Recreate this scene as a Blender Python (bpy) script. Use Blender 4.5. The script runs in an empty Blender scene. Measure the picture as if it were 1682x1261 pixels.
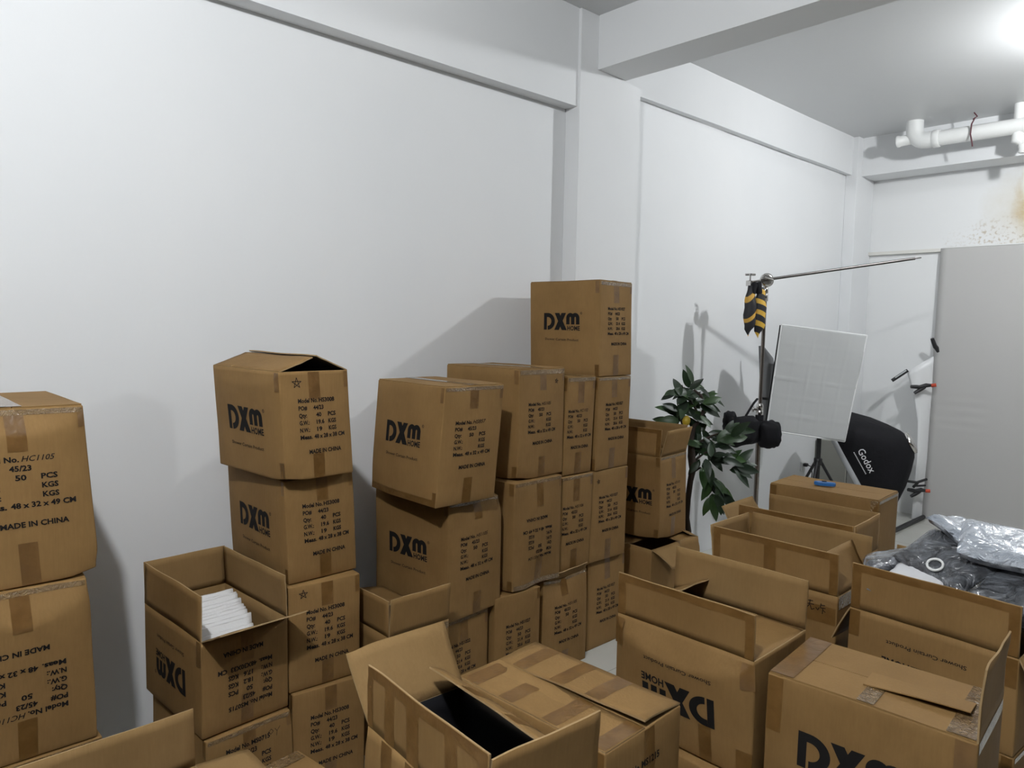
import bpy, math, random
from mathutils import Vector, Matrix, noise
from math import sin, cos, pi, radians as rad, exp, sqrt

# ------------------------------------------------------------------ camera
SC = bpy.context.scene
COL = SC.collection
IMG_W, IMG_H, FPX = 1682.0, 1261.0, 1199.28
YAW, PITCH, ROLL = rad(47.128), rad(4.532), rad(1.105)
CAM = Vector((3.05, 0.0, 1.72))
FWD = Vector((-sin(YAW)*cos(PITCH), cos(YAW)*cos(PITCH), -sin(PITCH)))
_r = Vector((cos(YAW), sin(YAW), 0)); _u = _r.cross(FWD)
RGT = cos(ROLL)*_r + sin(ROLL)*_u
UPV = -sin(ROLL)*_r + cos(ROLL)*_u
cd = bpy.data.cameras.new('camera'); cam = bpy.data.objects.new('camera', cd); COL.objects.link(cam)
cd.sensor_width = 36.0; cd.sensor_fit = 'HORIZONTAL'; cd.lens = FPX/IMG_W*36.0
cd.clip_start = 0.02
M = Matrix((RGT, UPV, -FWD)).transposed().to_4x4(); M.translation = CAM
cam.matrix_world = M
SC.camera = cam

# ------------------------------------------------------------------ world, exposure, lamps
w = bpy.data.worlds.new('world'); SC.world = w; w.use_nodes = True
w.node_tree.nodes['Background'].inputs[0].default_value = (0.9, 0.95, 1.0, 1)
w.node_tree.nodes['Background'].inputs[1].default_value = 0.02
SC.view_settings.view_transform = 'Standard'; SC.view_settings.look = 'None'
SC.view_settings.gamma = 1.0; SC.view_settings.use_curve_mapping = False
SC.view_settings.exposure = 0.0
LAMP_FAR = (2.38, 5.38, 3.38)        # bulb of the far bay, just right of the frame
LAMP_NEAR = (2.50, -0.22, 3.40)    # bulb of the near bay, above the camera
P_FAR, P_NEAR = 126.0, 220.0

def ray(u, v): return FWD + RGT*((u-IMG_W/2)/FPX) - UPV*((v-IMG_H/2)/FPX)
def px(u, v, d): return CAM + ray(u, v)*d
def pxplane(u, v, axis, val):
    r = ray(u, v); return CAM + r*((val-CAM[axis])/r[axis])

# ------------------------------------------------------------------ materials
MATS = {}
def mat(name, col=(.8,.8,.8), rough=.6, metal=0.0, spec=.5, build=None, coat=0.0):
    if name in MATS: return MATS[name]
    m = bpy.data.materials.new(name); m.use_nodes = True; MATS[name] = m
    nt = m.node_tree; b = nt.nodes['Principled BSDF']
    b.inputs['Base Color'].default_value = (*col, 1); b.inputs['Roughness'].default_value = rough
    b.inputs['Metallic'].default_value = metal; b.inputs['Specular IOR Level'].default_value = spec
    b.inputs['Coat Weight'].default_value = coat
    if build: build(nt, b)
    return m
def N(nt, t, **kw):
    n = nt.nodes.new(t)
    for k, v in kw.items():
        if k in n.inputs.keys(): n.inputs[k].default_value = v
        else: setattr(n, k, v)
    return n
def ramp(nt, fac, stops):
    r = nt.nodes.new('ShaderNodeValToRGB'); e = r.color_ramp.elements
    while len(e) < len(stops): e.new(.5)
    for i, (p, c) in enumerate(stops): e[i].position = p; e[i].color = (*c, 1) if len(c) == 3 else c
    nt.links.new(fac, r.inputs[0]); return r
def coords(nt, scale=(1,1,1)):
    tc = nt.nodes.new('ShaderNodeTexCoord'); mp = nt.nodes.new('ShaderNodeMapping')
    mp.inputs['Scale'].default_value = scale; nt.links.new(tc.outputs['Object'], mp.inputs[0]); return mp.outputs[0]
def bump(nt, b, h, strength, dist):
    bp = nt.nodes.new('ShaderNodeBump'); bp.inputs['Strength'].default_value = strength; bp.inputs['Distance'].default_value = dist
    nt.links.new(h, bp.inputs['Height']); nt.links.new(bp.outputs[0], b.inputs['Normal'])

def kraft(c1, c2):
    def f(nt, b):
        L = nt.links.new
        n1 = N(nt, 'ShaderNodeTexNoise', Scale=3.0, Detail=5.0, Roughness=.6); L(coords(nt), n1.inputs[0])
        n2 = N(nt, 'ShaderNodeTexNoise', Scale=1.0, Detail=6.0, Roughness=.7); L(coords(nt, (160,160,18)), n2.inputs[0])
        mx = N(nt, 'ShaderNodeMath', operation='MULTIPLY_ADD'); L(n2.outputs[0], mx.inputs[0]); mx.inputs[1].default_value = .35; L(n1.outputs[0], mx.inputs[2])
        oi = nt.nodes.new('ShaderNodeObjectInfo')
        ad = N(nt, 'ShaderNodeMath', operation='MULTIPLY_ADD'); L(oi.outputs['Random'], ad.inputs[0]); ad.inputs[1].default_value = .25; L(mx.outputs[0], ad.inputs[2])
        r = ramp(nt, ad.outputs[0], [(.42, c1), (1.0, c2)]); L(r.outputs[0], b.inputs['Base Color'])
        wv = N(nt, 'ShaderNodeTexNoise', Scale=1.0, Detail=2.0); L(coords(nt, (120,120,6)), wv.inputs[0])
        n3 = N(nt, 'ShaderNodeTexNoise', Scale=9.0, Detail=3.0); L(coords(nt), n3.inputs[0])
        s = N(nt, 'ShaderNodeMath', operation='MULTIPLY_ADD'); L(n3.outputs[0], s.inputs[0]); s.inputs[1].default_value = 2.5; L(wv.outputs[0], s.inputs[2])
        bump(nt, b, s.outputs[0], .35, .0022)
    return f
KRAFT = mat('kraft_board', rough=.70, spec=.15, build=kraft((.172,.098,.034), (.258,.153,.058)))
INNER = mat('kraft_board_inside', rough=.78, spec=.12, build=kraft((.190,.115,.044), (.265,.165,.070)))
EDGE = mat('corrugated_edge', rough=.85, spec=.1, build=kraft((.25,.165,.080), (.36,.25,.13)))
def tape_b(c1, c2, st):
    def f(nt, b):
        L = nt.links.new
        n1 = N(nt, 'ShaderNodeTexNoise', Scale=22.0, Detail=4.0); L(coords(nt), n1.inputs[0])
        r = ramp(nt, n1.outputs[0], [(.35, c1), (.7, c2)]); L(r.outputs[0], b.inputs['Base Color'])
        n2 = N(nt, 'ShaderNodeTexNoise', Scale=26.0, Detail=2.0, Distortion=1.2); L(coords(nt), n2.inputs[0])
        bump(nt, b, n2.outputs[0], st, .006)
    return f
TAPE = mat('brown_packing_tape', rough=.28, spec=.45, build=tape_b((.125,.063,.017), (.170,.090,.028), .25))
def clearb(nt, b):
    L = nt.links.new
    n1 = N(nt, 'ShaderNodeTexNoise', Scale=30.0, Detail=4.0); L(coords(nt), n1.inputs[0])
    r = ramp(nt, n1.outputs[0], [(.35, (.16,.095,.036)), (.75, (.25,.16,.072))]); L(r.outputs[0], b.inputs['Base Color'])
    n2 = N(nt, 'ShaderNodeTexNoise', Scale=55.0, Detail=3.0, Distortion=2.0); L(coords(nt), n2.inputs[0])
    bump(nt, b, n2.outputs[0], 1.0, .012)
CLEAR = mat('shiny_packing_tape', rough=.10, spec=.9, coat=.6, build=clearb)
INK = mat('black_print_ink', (.010,.009,.009), .7, spec=.12)
PEN = mat('marker_pen', (.012,.011,.011), .7, spec=.1)
BLACKIN = mat('black_inside', (.012,.012,.014), .35)  # black for carton inner faces and flap undersides
def wallb(nt, b):
    L = nt.links.new
    n = N(nt, 'ShaderNodeTexNoise', Scale=.9, Detail=4.0); L(coords(nt), n.inputs[0])
    r = ramp(nt, n.outputs[0], [(.3, (.77,.785,.80)), (.7, (.81,.82,.83))]); L(r.outputs[0], b.inputs['Base Color'])
    n2 = N(nt, 'ShaderNodeTexNoise', Scale=7.0, Detail=6.0); L(coords(nt), n2.inputs[0]); bump(nt, b, n2.outputs[0], .18, .006)
WALL = mat('white_emulsion_plaster', rough=.8, spec=.2, build=wallb)
def ceilb(nt, b):
    L = nt.links.new
    n2 = N(nt, 'ShaderNodeTexNoise', Scale=5.0, Detail=7.0); L(coords(nt), n2.inputs[0]); bump(nt, b, n2.outputs[0], .25, .006)
CEIL = mat('ceiling_paint', (.62,.63,.635), rough=.42, spec=.4, build=ceilb)
def stainb(nt, b):
    L = nt.links.new
    tc = nt.nodes.new('ShaderNodeTexCoord'); P = tc.outputs['Object']
    nz = N(nt, 'ShaderNodeTexNoise', Scale=2.6, Detail=8.0, Roughness=.65); L(P, nz.inputs[0])
    def blob(c, r, soft):
        v = N(nt, 'ShaderNodeVectorMath', operation='SUBTRACT'); L(P, v.inputs[0]); v.inputs[1].default_value = c
        s = N(nt, 'ShaderNodeVectorMath', operation='MULTIPLY'); L(v.outputs[0], s.inputs[0]); s.inputs[1].default_value = (1/r[0], 0, 1/r[1])
        l = N(nt, 'ShaderNodeVectorMath', operation='LENGTH'); L(s.outputs[0], l.inputs[0])
        a = N(nt, 'ShaderNodeMath', operation='MULTIPLY_ADD'); L(nz.outputs[0], a.inputs[0]); a.inputs[1].default_value = 1.5; L(l.outputs['Value'], a.inputs[2])
        m = N(nt, 'ShaderNodeMapRange'); L(a.outputs[0], m.inputs[0]); m.inputs[1].default_value = 1.75; m.inputs[2].default_value = 1.75-soft; return m.outputs[0]
    b1 = blob((1.40,0,2.80), (.40,.42), .8); b2 = blob((1.39,0,2.84), (.13,.36), .8); b3 = blob((1.17,0,2.54), (.42,.24), .7)
    n2 = N(nt, 'ShaderNodeTexNoise', Scale=34.0, Detail=4.0); L(P, n2.inputs[0])
    sp = ramp(nt, n2.outputs[0], [(.52, (0,0,0)), (.66, (1,1,1))])
    m3 = N(nt, 'ShaderNodeMath', operation='MULTIPLY'); L(b3, m3.inputs[0]); L(sp.outputs[0], m3.inputs[1])
    def mix(fac, a, c):
        m = nt.nodes.new('ShaderNodeMix'); m.data_type = 'RGBA'; L(fac, m.inputs[0])
        if isinstance(a, tuple): m.inputs[6].default_value = (*a, 1)
        else: L(a, m.inputs[6])
        m.inputs[7].default_value = (*c, 1); return m.outputs[2]
    n4 = N(nt, 'ShaderNodeTexNoise', Scale=5.0, Detail=7.0, Roughness=.7, Distortion=.8); L(P, n4.inputs[0])
    br = ramp(nt, n4.outputs[0], [(.38, (.15,.15,.15)), (.62, (1,1,1))])
    m2 = N(nt, 'ShaderNodeMath', operation='MULTIPLY'); L(b2, m2.inputs[0]); L(br.outputs[0], m2.inputs[1])
    c = mix(b1, (.80,.81,.815), (.70,.68,.62)); c = mix(m2.outputs[0], c, (.58,.47,.30)); c = mix(m3.outputs[0], c, (.52,.46,.37))
    L(c, b.inputs['Base Color']); bump(nt, b, nz.outputs[0], .2, .006)
STAIN = mat('water_stained_plaster', rough=.82, spec=.2, build=stainb)
def floorb(nt, b):
    L = nt.links.new
    n = N(nt, 'ShaderNodeTexNoise', Scale=1.6, Detail=5.0); L(coords(nt), n.inputs[0])
    r = ramp(nt, n.outputs[0], [(.3, (.50,.50,.46)), (.7, (.57,.57,.53))])
    br = N(nt, 'ShaderNodeTexBrick'); br.offset = 0.0; L(coords(nt), br.inputs[0]); br.inputs['Scale'].default_value = 1.0
    br.inputs['Brick Width'].default_value = .8; br.inputs['Row Height'].default_value = .8; br.inputs['Mortar Size'].default_value = .0025
    br.inputs['Mortar'].default_value = (.35,.34,.31,1); L(r.outputs[0], br.inputs['Color1']); L(r.outputs[0], br.inputs['Color2'])
    L(br.outputs[0], b.inputs['Base Color'])
FLOOR = mat('polished_floor_tile', rough=.22, spec=.5, build=floorb)
PVC = mat('white_pvc', (.80,.81,.80), .35)
CHROME = mat('chrome', (.62,.60,.58), .18, 1.0)
STEEL = mat('brushed_steel', (.27,.24,.22), .25, 1.0)
BLACK = mat('black_plastic', (.016,.016,.018), .45)
def nylon(nt, b):
    n = N(nt, 'ShaderNodeTexNoise', Scale=14.0, Detail=5.0); nt.links.new(coords(nt), n.inputs[0]); bump(nt, b, n.outputs[0], .5, .01)
NYLON = mat('black_nylon', (.009,.009,.011), .75, spec=.15, build=nylon)

# ------------------------------------------------------------------ object helpers
def obj(name, verts, faces, m, parent=None, smooth=False, mats=None, fm=None):
    me = bpy.data.meshes.new(name); me.from_pydata([tuple(v) for v in verts], [], faces)
    for x in (mats or [m]): me.materials.append(x)
    if fm:
        for p, i in zip(me.polygons, fm): p.material_index = i
    if smooth:
        for p in me.polygons: p.use_smooth = True
    me.validate(); me.update()
    o = bpy.data.objects.new(name, me); COL.objects.link(o); o.parent = parent; return o
def thing(name, label, cat, loc=(0,0,0), rz=0.0, group=None):
    o = bpy.data.objects.new(name, None); COL.objects.link(o); o.location = loc; o.rotation_euler = (0,0,rz)
    o.empty_display_size = .05
    tag(o, label, cat, group); return o
def tag(o, label, cat, group=None):
    o['label'] = label; o['category'] = cat
    if group: o['group'] = group
    return o
def struct(o): o['kind'] = 'structure'; return o
def join(parts):
    V, F = [], []
    for v, f in parts:
        k = len(V); V += list(v); F += [tuple(i+k for i in q) for q in f]
    return V, F
def boxm(x0, x1, y0, y1, z0, z1):
    v = [(x,y,z) for z in (z0,z1) for y in (y0,y1) for x in (x0,x1)]
    return v, [(0,2,3,1),(4,5,7,6),(0,1,5,4),(2,6,7,3),(0,4,6,2),(1,3,7,5)]
def bevbox(x0, x1, y0, y1, z0, z1, r):
    # box with chamfered edges
    V, F = [], []
    prof = [(r, z0), (0, z0+r), (0, z1-r), (r, z1)]
    for ins, z in prof:
        a, b, c, d = x0+ins, x1-ins, y0+ins, y1-ins
        k = max(r-ins, 0)
        V += [(a+k,c,z),(b-k,c,z),(b,c+k,z),(b,d-k,z),(b-k,d,z),(a+k,d,z),(a,d-k,z),(a,c+k,z)]
    for i in range(3):
        for j in range(8):
            q = (j+1) % 8; F.append((i*8+j, i*8+q, i*8+8+q, i*8+8+j))
    F.append(tuple(range(7,-1,-1))); F.append(tuple(range(24,32))); return V, F
def frame_of(d):
    d = Vector(d).normalized(); a = Vector((0,0,1)) if abs(d.z) < .95 else Vector((1,0,0))
    x = d.cross(a).normalized(); return x, d.cross(x).normalized()
def tube(pts, rad_, n=10, caps=True):
    pts = [Vector(p) for p in pts]; R = rad_ if isinstance(rad_, (list, tuple)) else [rad_]*len(pts)
    V, F = [], []; x = None
    for i, p in enumerate(pts):
        d = (pts[min(i+1, len(pts)-1)] - pts[max(i-1, 0)])
        if x is None: x, y = frame_of(d)
        else:
            d.normalize(); x = (x - d*x.dot(d)).normalized(); y = d.cross(x)
        for k in range(n):
            a = 2*pi*k/n; V.append(p + x*(R[i]*cos(a)) + y*(R[i]*sin(a)))
    for i in range(len(pts)-1):
        for k in range(n):
            q = (k+1) % n; F.append((i*n+k, i*n+q, i*n+n+q, i*n+n+k))
    if caps:
        k = len(V); V += [v.copy() for v in V[:n]] + [v.copy() for v in V[-n:]]
        F.append(tuple(range(k+n-1,k-1,-1))); F.append(tuple(range(k+n,k+2*n)))
    return V, F
def lathe(o, axis, prof, n=20):
    o = Vector(o); a = Vector(axis).normalized(); x, y = frame_of(a); V, F = [], []
    for r, h in prof:
        for k in range(n):
            t = 2*pi*k/n; V.append(o + a*h + x*(r*cos(t)) + y*(r*sin(t)))
    for i in range(len(prof)-1):
        for k in range(n):
            q = (k+1) % n; F.append((i*n+k, i*n+q, i*n+n+q, i*n+n+k))
    k = len(V); V += [v.copy() for v in V[:n]] + [v.copy() for v in V[-n:]]
    F.append(tuple(range(k+n-1,k-1,-1))); F.append(tuple(range(k+n,k+2*n))); return V, F
def grid(f, nu, nv):
    V = [f(i/nu, j/nv) for j in range(nv+1) for i in range(nu+1)]
    F = [(j*(nu+1)+i, j*(nu+1)+i+1, (j+1)*(nu+1)+i+1, (j+1)*(nu+1)+i) for j in range(nv) for i in range(nu)]
    return V, F
def slab(f, nu, nv):
    """closed sheet: f(u,v,side) with side 0/1"""
    V0, F0 = grid(lambda a, b: f(a, b, 0), nu, nv); V1, F1 = grid(lambda a, b: f(a, b, 1), nu, nv)
    k = len(V0); V = V0+V1; F = [tuple(reversed(q)) for q in F0] + [tuple(i+k for i in q) for q in F1]
    ne = len(F)
    w_ = nu+1; rim = [i for i in range(w_)] + [j*w_+nu for j in range(1, nv+1)] + [nv*w_+i for i in range(nu-1,-1,-1)] + [j*w_ for j in range(nv-1,0,-1)]
    for i in range(len(rim)):
        a, b = rim[i], rim[(i+1) % len(rim)]; F.append((a, b, b+k, a+k))
    return V, F, ne

# ------------------------------------------------------------------ lettering
_tc = {}
def text2d(s, shear=0.0, bold=.012):
    key = (s, shear, bold)
    if key not in _tc:
        c = bpy.data.curves.new('t', 'FONT'); c.body = s; c.size = 1.0; c.shear = shear; c.offset = bold; c.resolution_u = 2
        o = bpy.data.objects.new('t', c); COL.objects.link(o)
        dg = bpy.context.evaluated_depsgraph_get(); dg.update()
        me = bpy.data.meshes.new_from_object(o.evaluated_get(dg))
        V = [(v.co.x, v.co.y) for v in me.vertices]; F = [tuple(p.vertices) for p in me.polygons]
        x0 = min(v[0] for v in V); x1 = max(v[0] for v in V)
        _tc[key] = ([(x-x0, y) for x, y in V], F, x1-x0)
        bpy.data.objects.remove(o); bpy.data.curves.remove(c); bpy.data.meshes.remove(me)
    return _tc[key]
_H = text2d('H'); CAPH = max(v[1] for v in _H[0])
def text_at(s, x, y, cap, width=None, shear=0.0, center=False, bold=.012):
    V, F, wd = text2d(s, shear, bold); ky = cap/CAPH; kx = ky if width is None else width/wd
    ox = x - (wd*kx/2 if center else 0)
    return [(ox+a*kx, y+b*ky) for a, b in V], F
def ring2(cx, cy, rx, ry, ix, iy, a0, a1, n=14):
    V, F = [], []
    for i in range(n+1):
        a = rad(a0+(a1-a0)*i/n); V += [(cx+rx*cos(a), cy+ry*sin(a)), (cx+ix*cos(a), cy+iy*sin(a))]
    for i in range(n): F.append((2*i, 2*i+2, 2*i+3, 2*i+1))
    return V, F
def logo2d():
    P = []
    def poly(*p): P.append((list(p), [tuple(range(len(p)))]))
    poly((0,0),(.24,0),(.24,1),(0,1)); poly((.24,.76),(.31,.76),(.31,1),(.24,1))
    P.append(ring2(.31,.5,.57,.5,.29,.26,-90,90,18))
    poly((.86,1),(1.22,1),(1.80,0),(1.42,0)); poly((1.40,1),(1.74,1),(1.20,0),(.84,0))
    for a in (1.76,2.12,2.48): poly((a,.34),(a+.25,.34),(a+.25,.74),(a,.74))
    P.append(ring2(2.065,.70,.305,.30,.055,.08,0,180,12)); P.append(ring2(2.425,.70,.305,.30,.055,.08,0,180,12))
    P.append(text_at('HOME', 1.84, 0.0, .25, .92, bold=.03))
    P.append(ring2(2.86,.98,.07,.07,.052,.052,0,360,14)); P.append(text_at('R', 2.86, .945, .07, center=True))
    P.append(text_at('Shower Curtain Product', .10, -.62, .135, 2.55, bold=.008))
    return join(P)
LOGO = logo2d(); LOGO_W = 2.78
def star2d(x, y, r, rot=90):
    pts = [(x+r*cos(rad(rot+144*i)), y+r*sin(rad(rot+144*i))) for i in range(6)]; P = []
    for i in range(5): P.append(stroke([pts[i], pts[i+1]], .0011))
    return join(P)
def stroke(pts, wd):
    V, F = [], []
    for i in range(len(pts)-1):
        (x0,y0),(x1,y1) = pts[i], pts[i+1]; l = sqrt((x1-x0)**2+(y1-y0)**2) or 1; nx, ny = -(y1-y0)/l*wd, (x1-x0)/l*wd
        k = len(V); V += [(x0+nx,y0+ny),(x0-nx,y0-ny),(x1-nx,y1-ny),(x1+nx,y1+ny)]; F.append((k,k+1,k+2,k+3))
    return V, F
def shipping2d(model, po, qty, gw, nw, meas, hand=False, scale=1.0, wide=False):
    """the shipping mark block, origin at left end of the first baseline; returns (printed, handwritten)"""
    p, c = .0258, .0145; P, Hd = [], []
    P.append(text_at('Model No.', 0, 0, c, .076, bold=.034))
    (Hd if hand else P).append(text_at(model, .080, 0, c*(1.05 if hand else 1), .062, shear=.3 if hand else 0, bold=.006 if hand else .034))
    P.append(text_at('PO#', 0, -p, c, .033, bold=.034)); P.append(text_at(po, .057, -p, c, .040, bold=.034))
    xs = .066; xu = .113
    for i, (l, v, u) in enumerate((('Qty:', qty, 'PCS'), ('G.W.:', gw, 'KGS'), ('N.W.:', nw, 'KGS'))):
        y = -p*(2+i); P.append(text_at(l, 0, y, c, .030 if i == 0 else .038, bold=.034))
        if v: P.append(text_at(v, xs, y, c, .0165*len(v.replace('.', ''))*.62, bold=.034))
        P.append(text_at(u, xu, y, c, .031, bold=.034))
    P.append(text_at('Meas.', 0, -p*5, c, .046, bold=.034)); P.append(text_at(meas, .053, -p*5, c, .122, bold=.034))
    return join(P), (join(Hd) if Hd else None), text_at('MADE IN CHINA', .030, -p*7.1, c, .128, bold=.034)

# ------------------------------------------------------------------ the carton builder
RND = random.Random(7)
class Carton:
    def __init__(s, name, label, dims, X, Y, Z, yaw=0.0, sh=(0,0), seed=1, bulge=.006, opened=False, group=None,
                 crush=(), liner=False, cat='cardboard box', nz=.0022, buckle=()):
        s.L, s.W, s.H = dims; s.sh = sh; s.seed = seed; s.b = bulge; s.crush = crush; s.nz = nz; s.buckle = buckle
        s.root = thing(name, label, cat, (X, Y, Z), rad(yaw), group)
        s.opened = opened; s.liner = liner; s.make_body()
    def warp(s, p):
        x, y, z = p; hx, hy, H = s.L/2, s.W/2, s.H
        fx, fy, fz = max(-1, min(1, x/hx)), max(-1, min(1, y/hy)), max(-1, min(1, (z-H/2)/(H/2)))
        ox = math.copysign(fx**4, fx)*s.b*(1-fy*fy)*(1-fz*fz); oy = math.copysign(fy**4, fy)*s.b*1.3*(1-fx*fx)*(1-fz*fz)
        n = noise.noise_vector(Vector((x*5+s.seed*7.3, y*5, z*5)))*s.nz
        v = Vector((x+ox+n.x, y+oy+n.y, z+(n.z if z > .02 else 0)))
        for (face, amp, dep) in s.buckle:        # panel buckled along an arc that rises to the upper corners
            a = fy if face == 'front' else fx
            fo = fx if face == 'front' else -fy
            if fo > .98:
                zc = H-dep*max(0.0, 1-a*a)**.55
                h = 0.0
                if z >= zc: h = amp*(H-z)/max(H-zc, 1e-4)*(1-a**6)
                elif zc > 1e-4: h = amp*(1-a**6)*(.25+.75*max(0,(z-zc*.35)/(zc*.65)))*min(1, z/(.3*zc)) if z > 0 else 0
                if face == 'front': v.x += h
                else: v.y -= h
        for (c, amt, r) in s.crush:
            q = Vector((c[0]*hx, c[1]*hy, c[2]*H)); d = (Vector(p)-q).length
            v += (Vector((0,0,H/2))-q).normalized()*amt*exp(-(d/r)**2)
        t = max(0, min(1, z/H)); v.x += s.sh[0]*t; v.y += s.sh[1]*t; return v
    def perim(s, ins, m=10):
        hx, hy, r = s.L/2-ins, s.W/2-ins, max(.005-ins, .0006); P = []
        for (cx, cy, a0) in ((hx-r,-hy+r,-90),(hx-r,hy-r,0),(-hx+r,hy-r,90),(-hx+r,-hy+r,180)):
            for k in range(4): a = rad(a0+30*k); P.append((cx+r*cos(a), cy+r*sin(a)))
            a1 = rad(a0+90)
            nxt = {-90:(hx,hy-r), 0:(-hx+r,hy), 90:(-hx,-hy+r), 180:(hx-r,-hy)}[a0]
            x0, y0 = P[-1]
            for k in range(1, m): t = k/m; P.append((x0+(nxt[0]-x0)*t, y0+(nxt[1]-y0)*t))
        return P
    def make_body(s):
        H, r, T = s.H, .004, .0045; NZ = 40 if s.buckle else 14
        prof = [(r,0),(.3*r,.3*r),(0,r)] + [(0, r+(H-2*r)*k/NZ) for k in range(1,NZ)]
        prof += [(0,H)] if s.opened else [(0,H-r),(.3*r,H-.3*r),(r,H)]
        V, F, fm = [], [], []
        n = None
        for ins, z in prof:
            P = s.perim(ins); n = len(P); V += [s.warp((x,y,z)) for x, y in P]
        def strip(i0, i1, mi):
            for k in range(n):
                q = (k+1) % n; F.append((i0+k, i0+q, i1+q, i1+k)); fm.append(mi)
        for i in range(len(prof)-1): strip(i*n, i*n+n, 0)
        F.append(tuple(range(n-1,-1,-1))); fm.append(0)
        if s.opened:
            base = (len(prof)-1)*n; inner = [H] + [T+(H-T)*(1-k/6) for k in range(1,7)]
            for j, z in enumerate(inner):
                V += [s.warp((x,y,z)) for x, y in s.perim(T)]; cur = (len(prof)+j)*n
                strip(base if j == 0 else cur-n, cur, 2 if j == 0 else 1)
            F.append(tuple(range(cur, cur+n))); fm.append(1)
        else:
            F.append(tuple(range((len(prof)-1)*n, len(prof)*n))); fm.append(0)
        s.body = obj('body', V, F, KRAFT, s.root, True, [KRAFT, BLACKIN if s.liner else INNER, EDGE], fm)
    # --- decoration on faces.  'front' = +x face, 'side' = -y face, 'top'
    def P3(s, face, u, v, off):
        if face == 'front': q = s.warp((s.L/2, u, v)); return q+Vector((off,0,0))
        if face == 'side': q = s.warp((u, -s.W/2, v)); return q+Vector((0,-off,0))
        q = s.warp((u, v, s.H)); return q+Vector((0,0,off))
    def deco(s, name, face, vf, m, off=.0010, upside=False, org=(0,0), parent=None):
        V, F = vf
        cz = s.H/2
        def mp(a, b):
            a, b = a+org[0], b+org[1]
            return (-a, 2*cz-b) if upside else (a, b)
        return obj(name, [s.P3(face, *mp(a, b), off) for a, b in V], F, m, parent or s.root)
    def tape(s, face, u0, u1, v0, v1, m=None, off=.0006, name='tape'):
        q = .007 if s.buckle else .03; nu = max(1, int((u1-u0)/q)); nv = max(1, int((v1-v0)/q))
        V, F = grid(lambda a, b: s.P3(face, u0+(u1-u0)*a, v0+(v1-v0)*b, off), nu, nv)
        return obj(name, V, F, m or TAPE, s.root, True)
    def logo(s, upside=False, vtop=.335, u0=-.135, scale=None):
        k = scale or .252/LOGO_W; V, F = LOGO
        s.deco('printed_logo', 'side', ([(a*k, b*k) for a, b in V], F), INK, upside=upside, org=(u0, s.H*(1-vtop)-k))
    def marks(s, args, upside=False, vtop=.29, u0=None, hand=False, k=1.0, kx=None):
        pr, hd, og = shipping2d(*args, hand=hand); u = -s.W/2+.065 if u0 is None else u0
        kx = kx or (1.14 if hand else 1.05)
        sc = lambda vf: ([(a*k*kx, b*k) for a, b in vf[0]], vf[1])
        s.deco('shipping_mark', 'front', sc(pr), INK, upside=upside, org=(u, s.H*(1-vtop)))
        s.deco('origin_mark', 'front', sc(og), INK, upside=upside, org=(u, s.H*(1-vtop)))
        if hd: s.deco('handwritten_number', 'front', sc(hd), PEN, upside=upside, org=(u, s.H*(1-vtop)))
    def std_tape(s, top=.10, bot=.105, edge=True, corner=True, c=0.0, rnd=None):
        R = random.Random(s.seed)
        c += R.uniform(-.008,.008)
        if top: s.tape('front', c-.023, c+.023, s.H-top, s.H-.003)
        if bot: s.tape('front', c-.023, c+.023, .003, bot)
        if edge: s.tape('front', -s.W/2+.006, s.W/2-.006, s.H-.018, s.H-.004, CLEAR, off=.0011)
        if corner:
            h = R.uniform(.055,.075); a = R.uniform(.022,.032)
            s.tape('side', s.L/2-a, s.L/2-.004, s.H-h, s.H-.004); s.tape('side', s.L/2-a*1.1, s.L/2-.004, .004, h*.95)
            s.tape('front', s.W/2-.02, s.W/2-.004, s.H-h*.9, s.H-.004, off=.0008)
    # --- flaps
    def flapf(s, side, h, ang, curl=0.0, span=(0.0,1.0), taper=0.0, lift=0.0, twist=0.0):
        """returns f(u,v,off): u along the hinge, v from hinge to free edge. ang from upright, + outward (degrees)"""
        hx, hy, H = s.L/2-.002, s.W/2-.002, s.H
        ax = {'-y':(Vector((1,0,0)),Vector((0,-1,0)),Vector((-hx,-hy,H))), '+y':(Vector((-1,0,0)),Vector((0,1,0)),Vector((hx,hy,H))),
              '+x':(Vector((0,1,0)),Vector((1,0,0)),Vector((hx,-hy,H))), '-x':(Vector((0,-1,0)),Vector((-1,0,0)),Vector((-hx,hy,H)))}[side]
        e, o, st = ax; ln = s.L-.004 if side[1] == 'y' else s.W-.004
        def f(u, v, off):
            t = span[0]+(span[1]-span[0])*(taper*v + u*(1-2*taper*v))
            base = st+e*(ln*t); hb = s.warp(base)
            a = rad(ang + twist*(u-.5)); c = rad(curl)
            # arc of constant curvature
            if abs(c) < 1e-4: d = h*v*cos(a); q = h*v*sin(a); na = a
            else:
                R = h/c; na = a + c*v; d = R*(sin(na)-sin(a)); q = -R*(cos(na)-cos(a))
            nrm = o*cos(na) - Vector((0,0,1))*sin(na)
            w_ = noise.noise(Vector((u*3+s.seed, v*3, s.seed*1.7)))*.004*v
            return hb + o*q + Vector((0,0,1))*(d+lift) + nrm*(off+w_)
        return f
    def flap(s, side, h, ang, curl=0.0, span=(0.0,1.0), taper=0.0, lift=0.0, twist=0.0, T=.0042, border=False, bands=(), inner=None, label=None):
        f = s.flapf(side, h, ang, curl, span, taper, lift, twist); nu, nv = 14, 6
        V, F, ne = slab(lambda u, v, k: f(u, v, -T/2+T*k), nu, nv)
        nf = nu*nv; fm = [1]*nf + [0]*nf + [2]*(len(F)-2*nf)
        o = obj('flap', V, F, KRAFT, s.root, False, [KRAFT, inner or INNER, EDGE], fm)
        for p in o.data.polygons[:2*nf]: p.use_smooth = True
        if label: o['label'] = label
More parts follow.
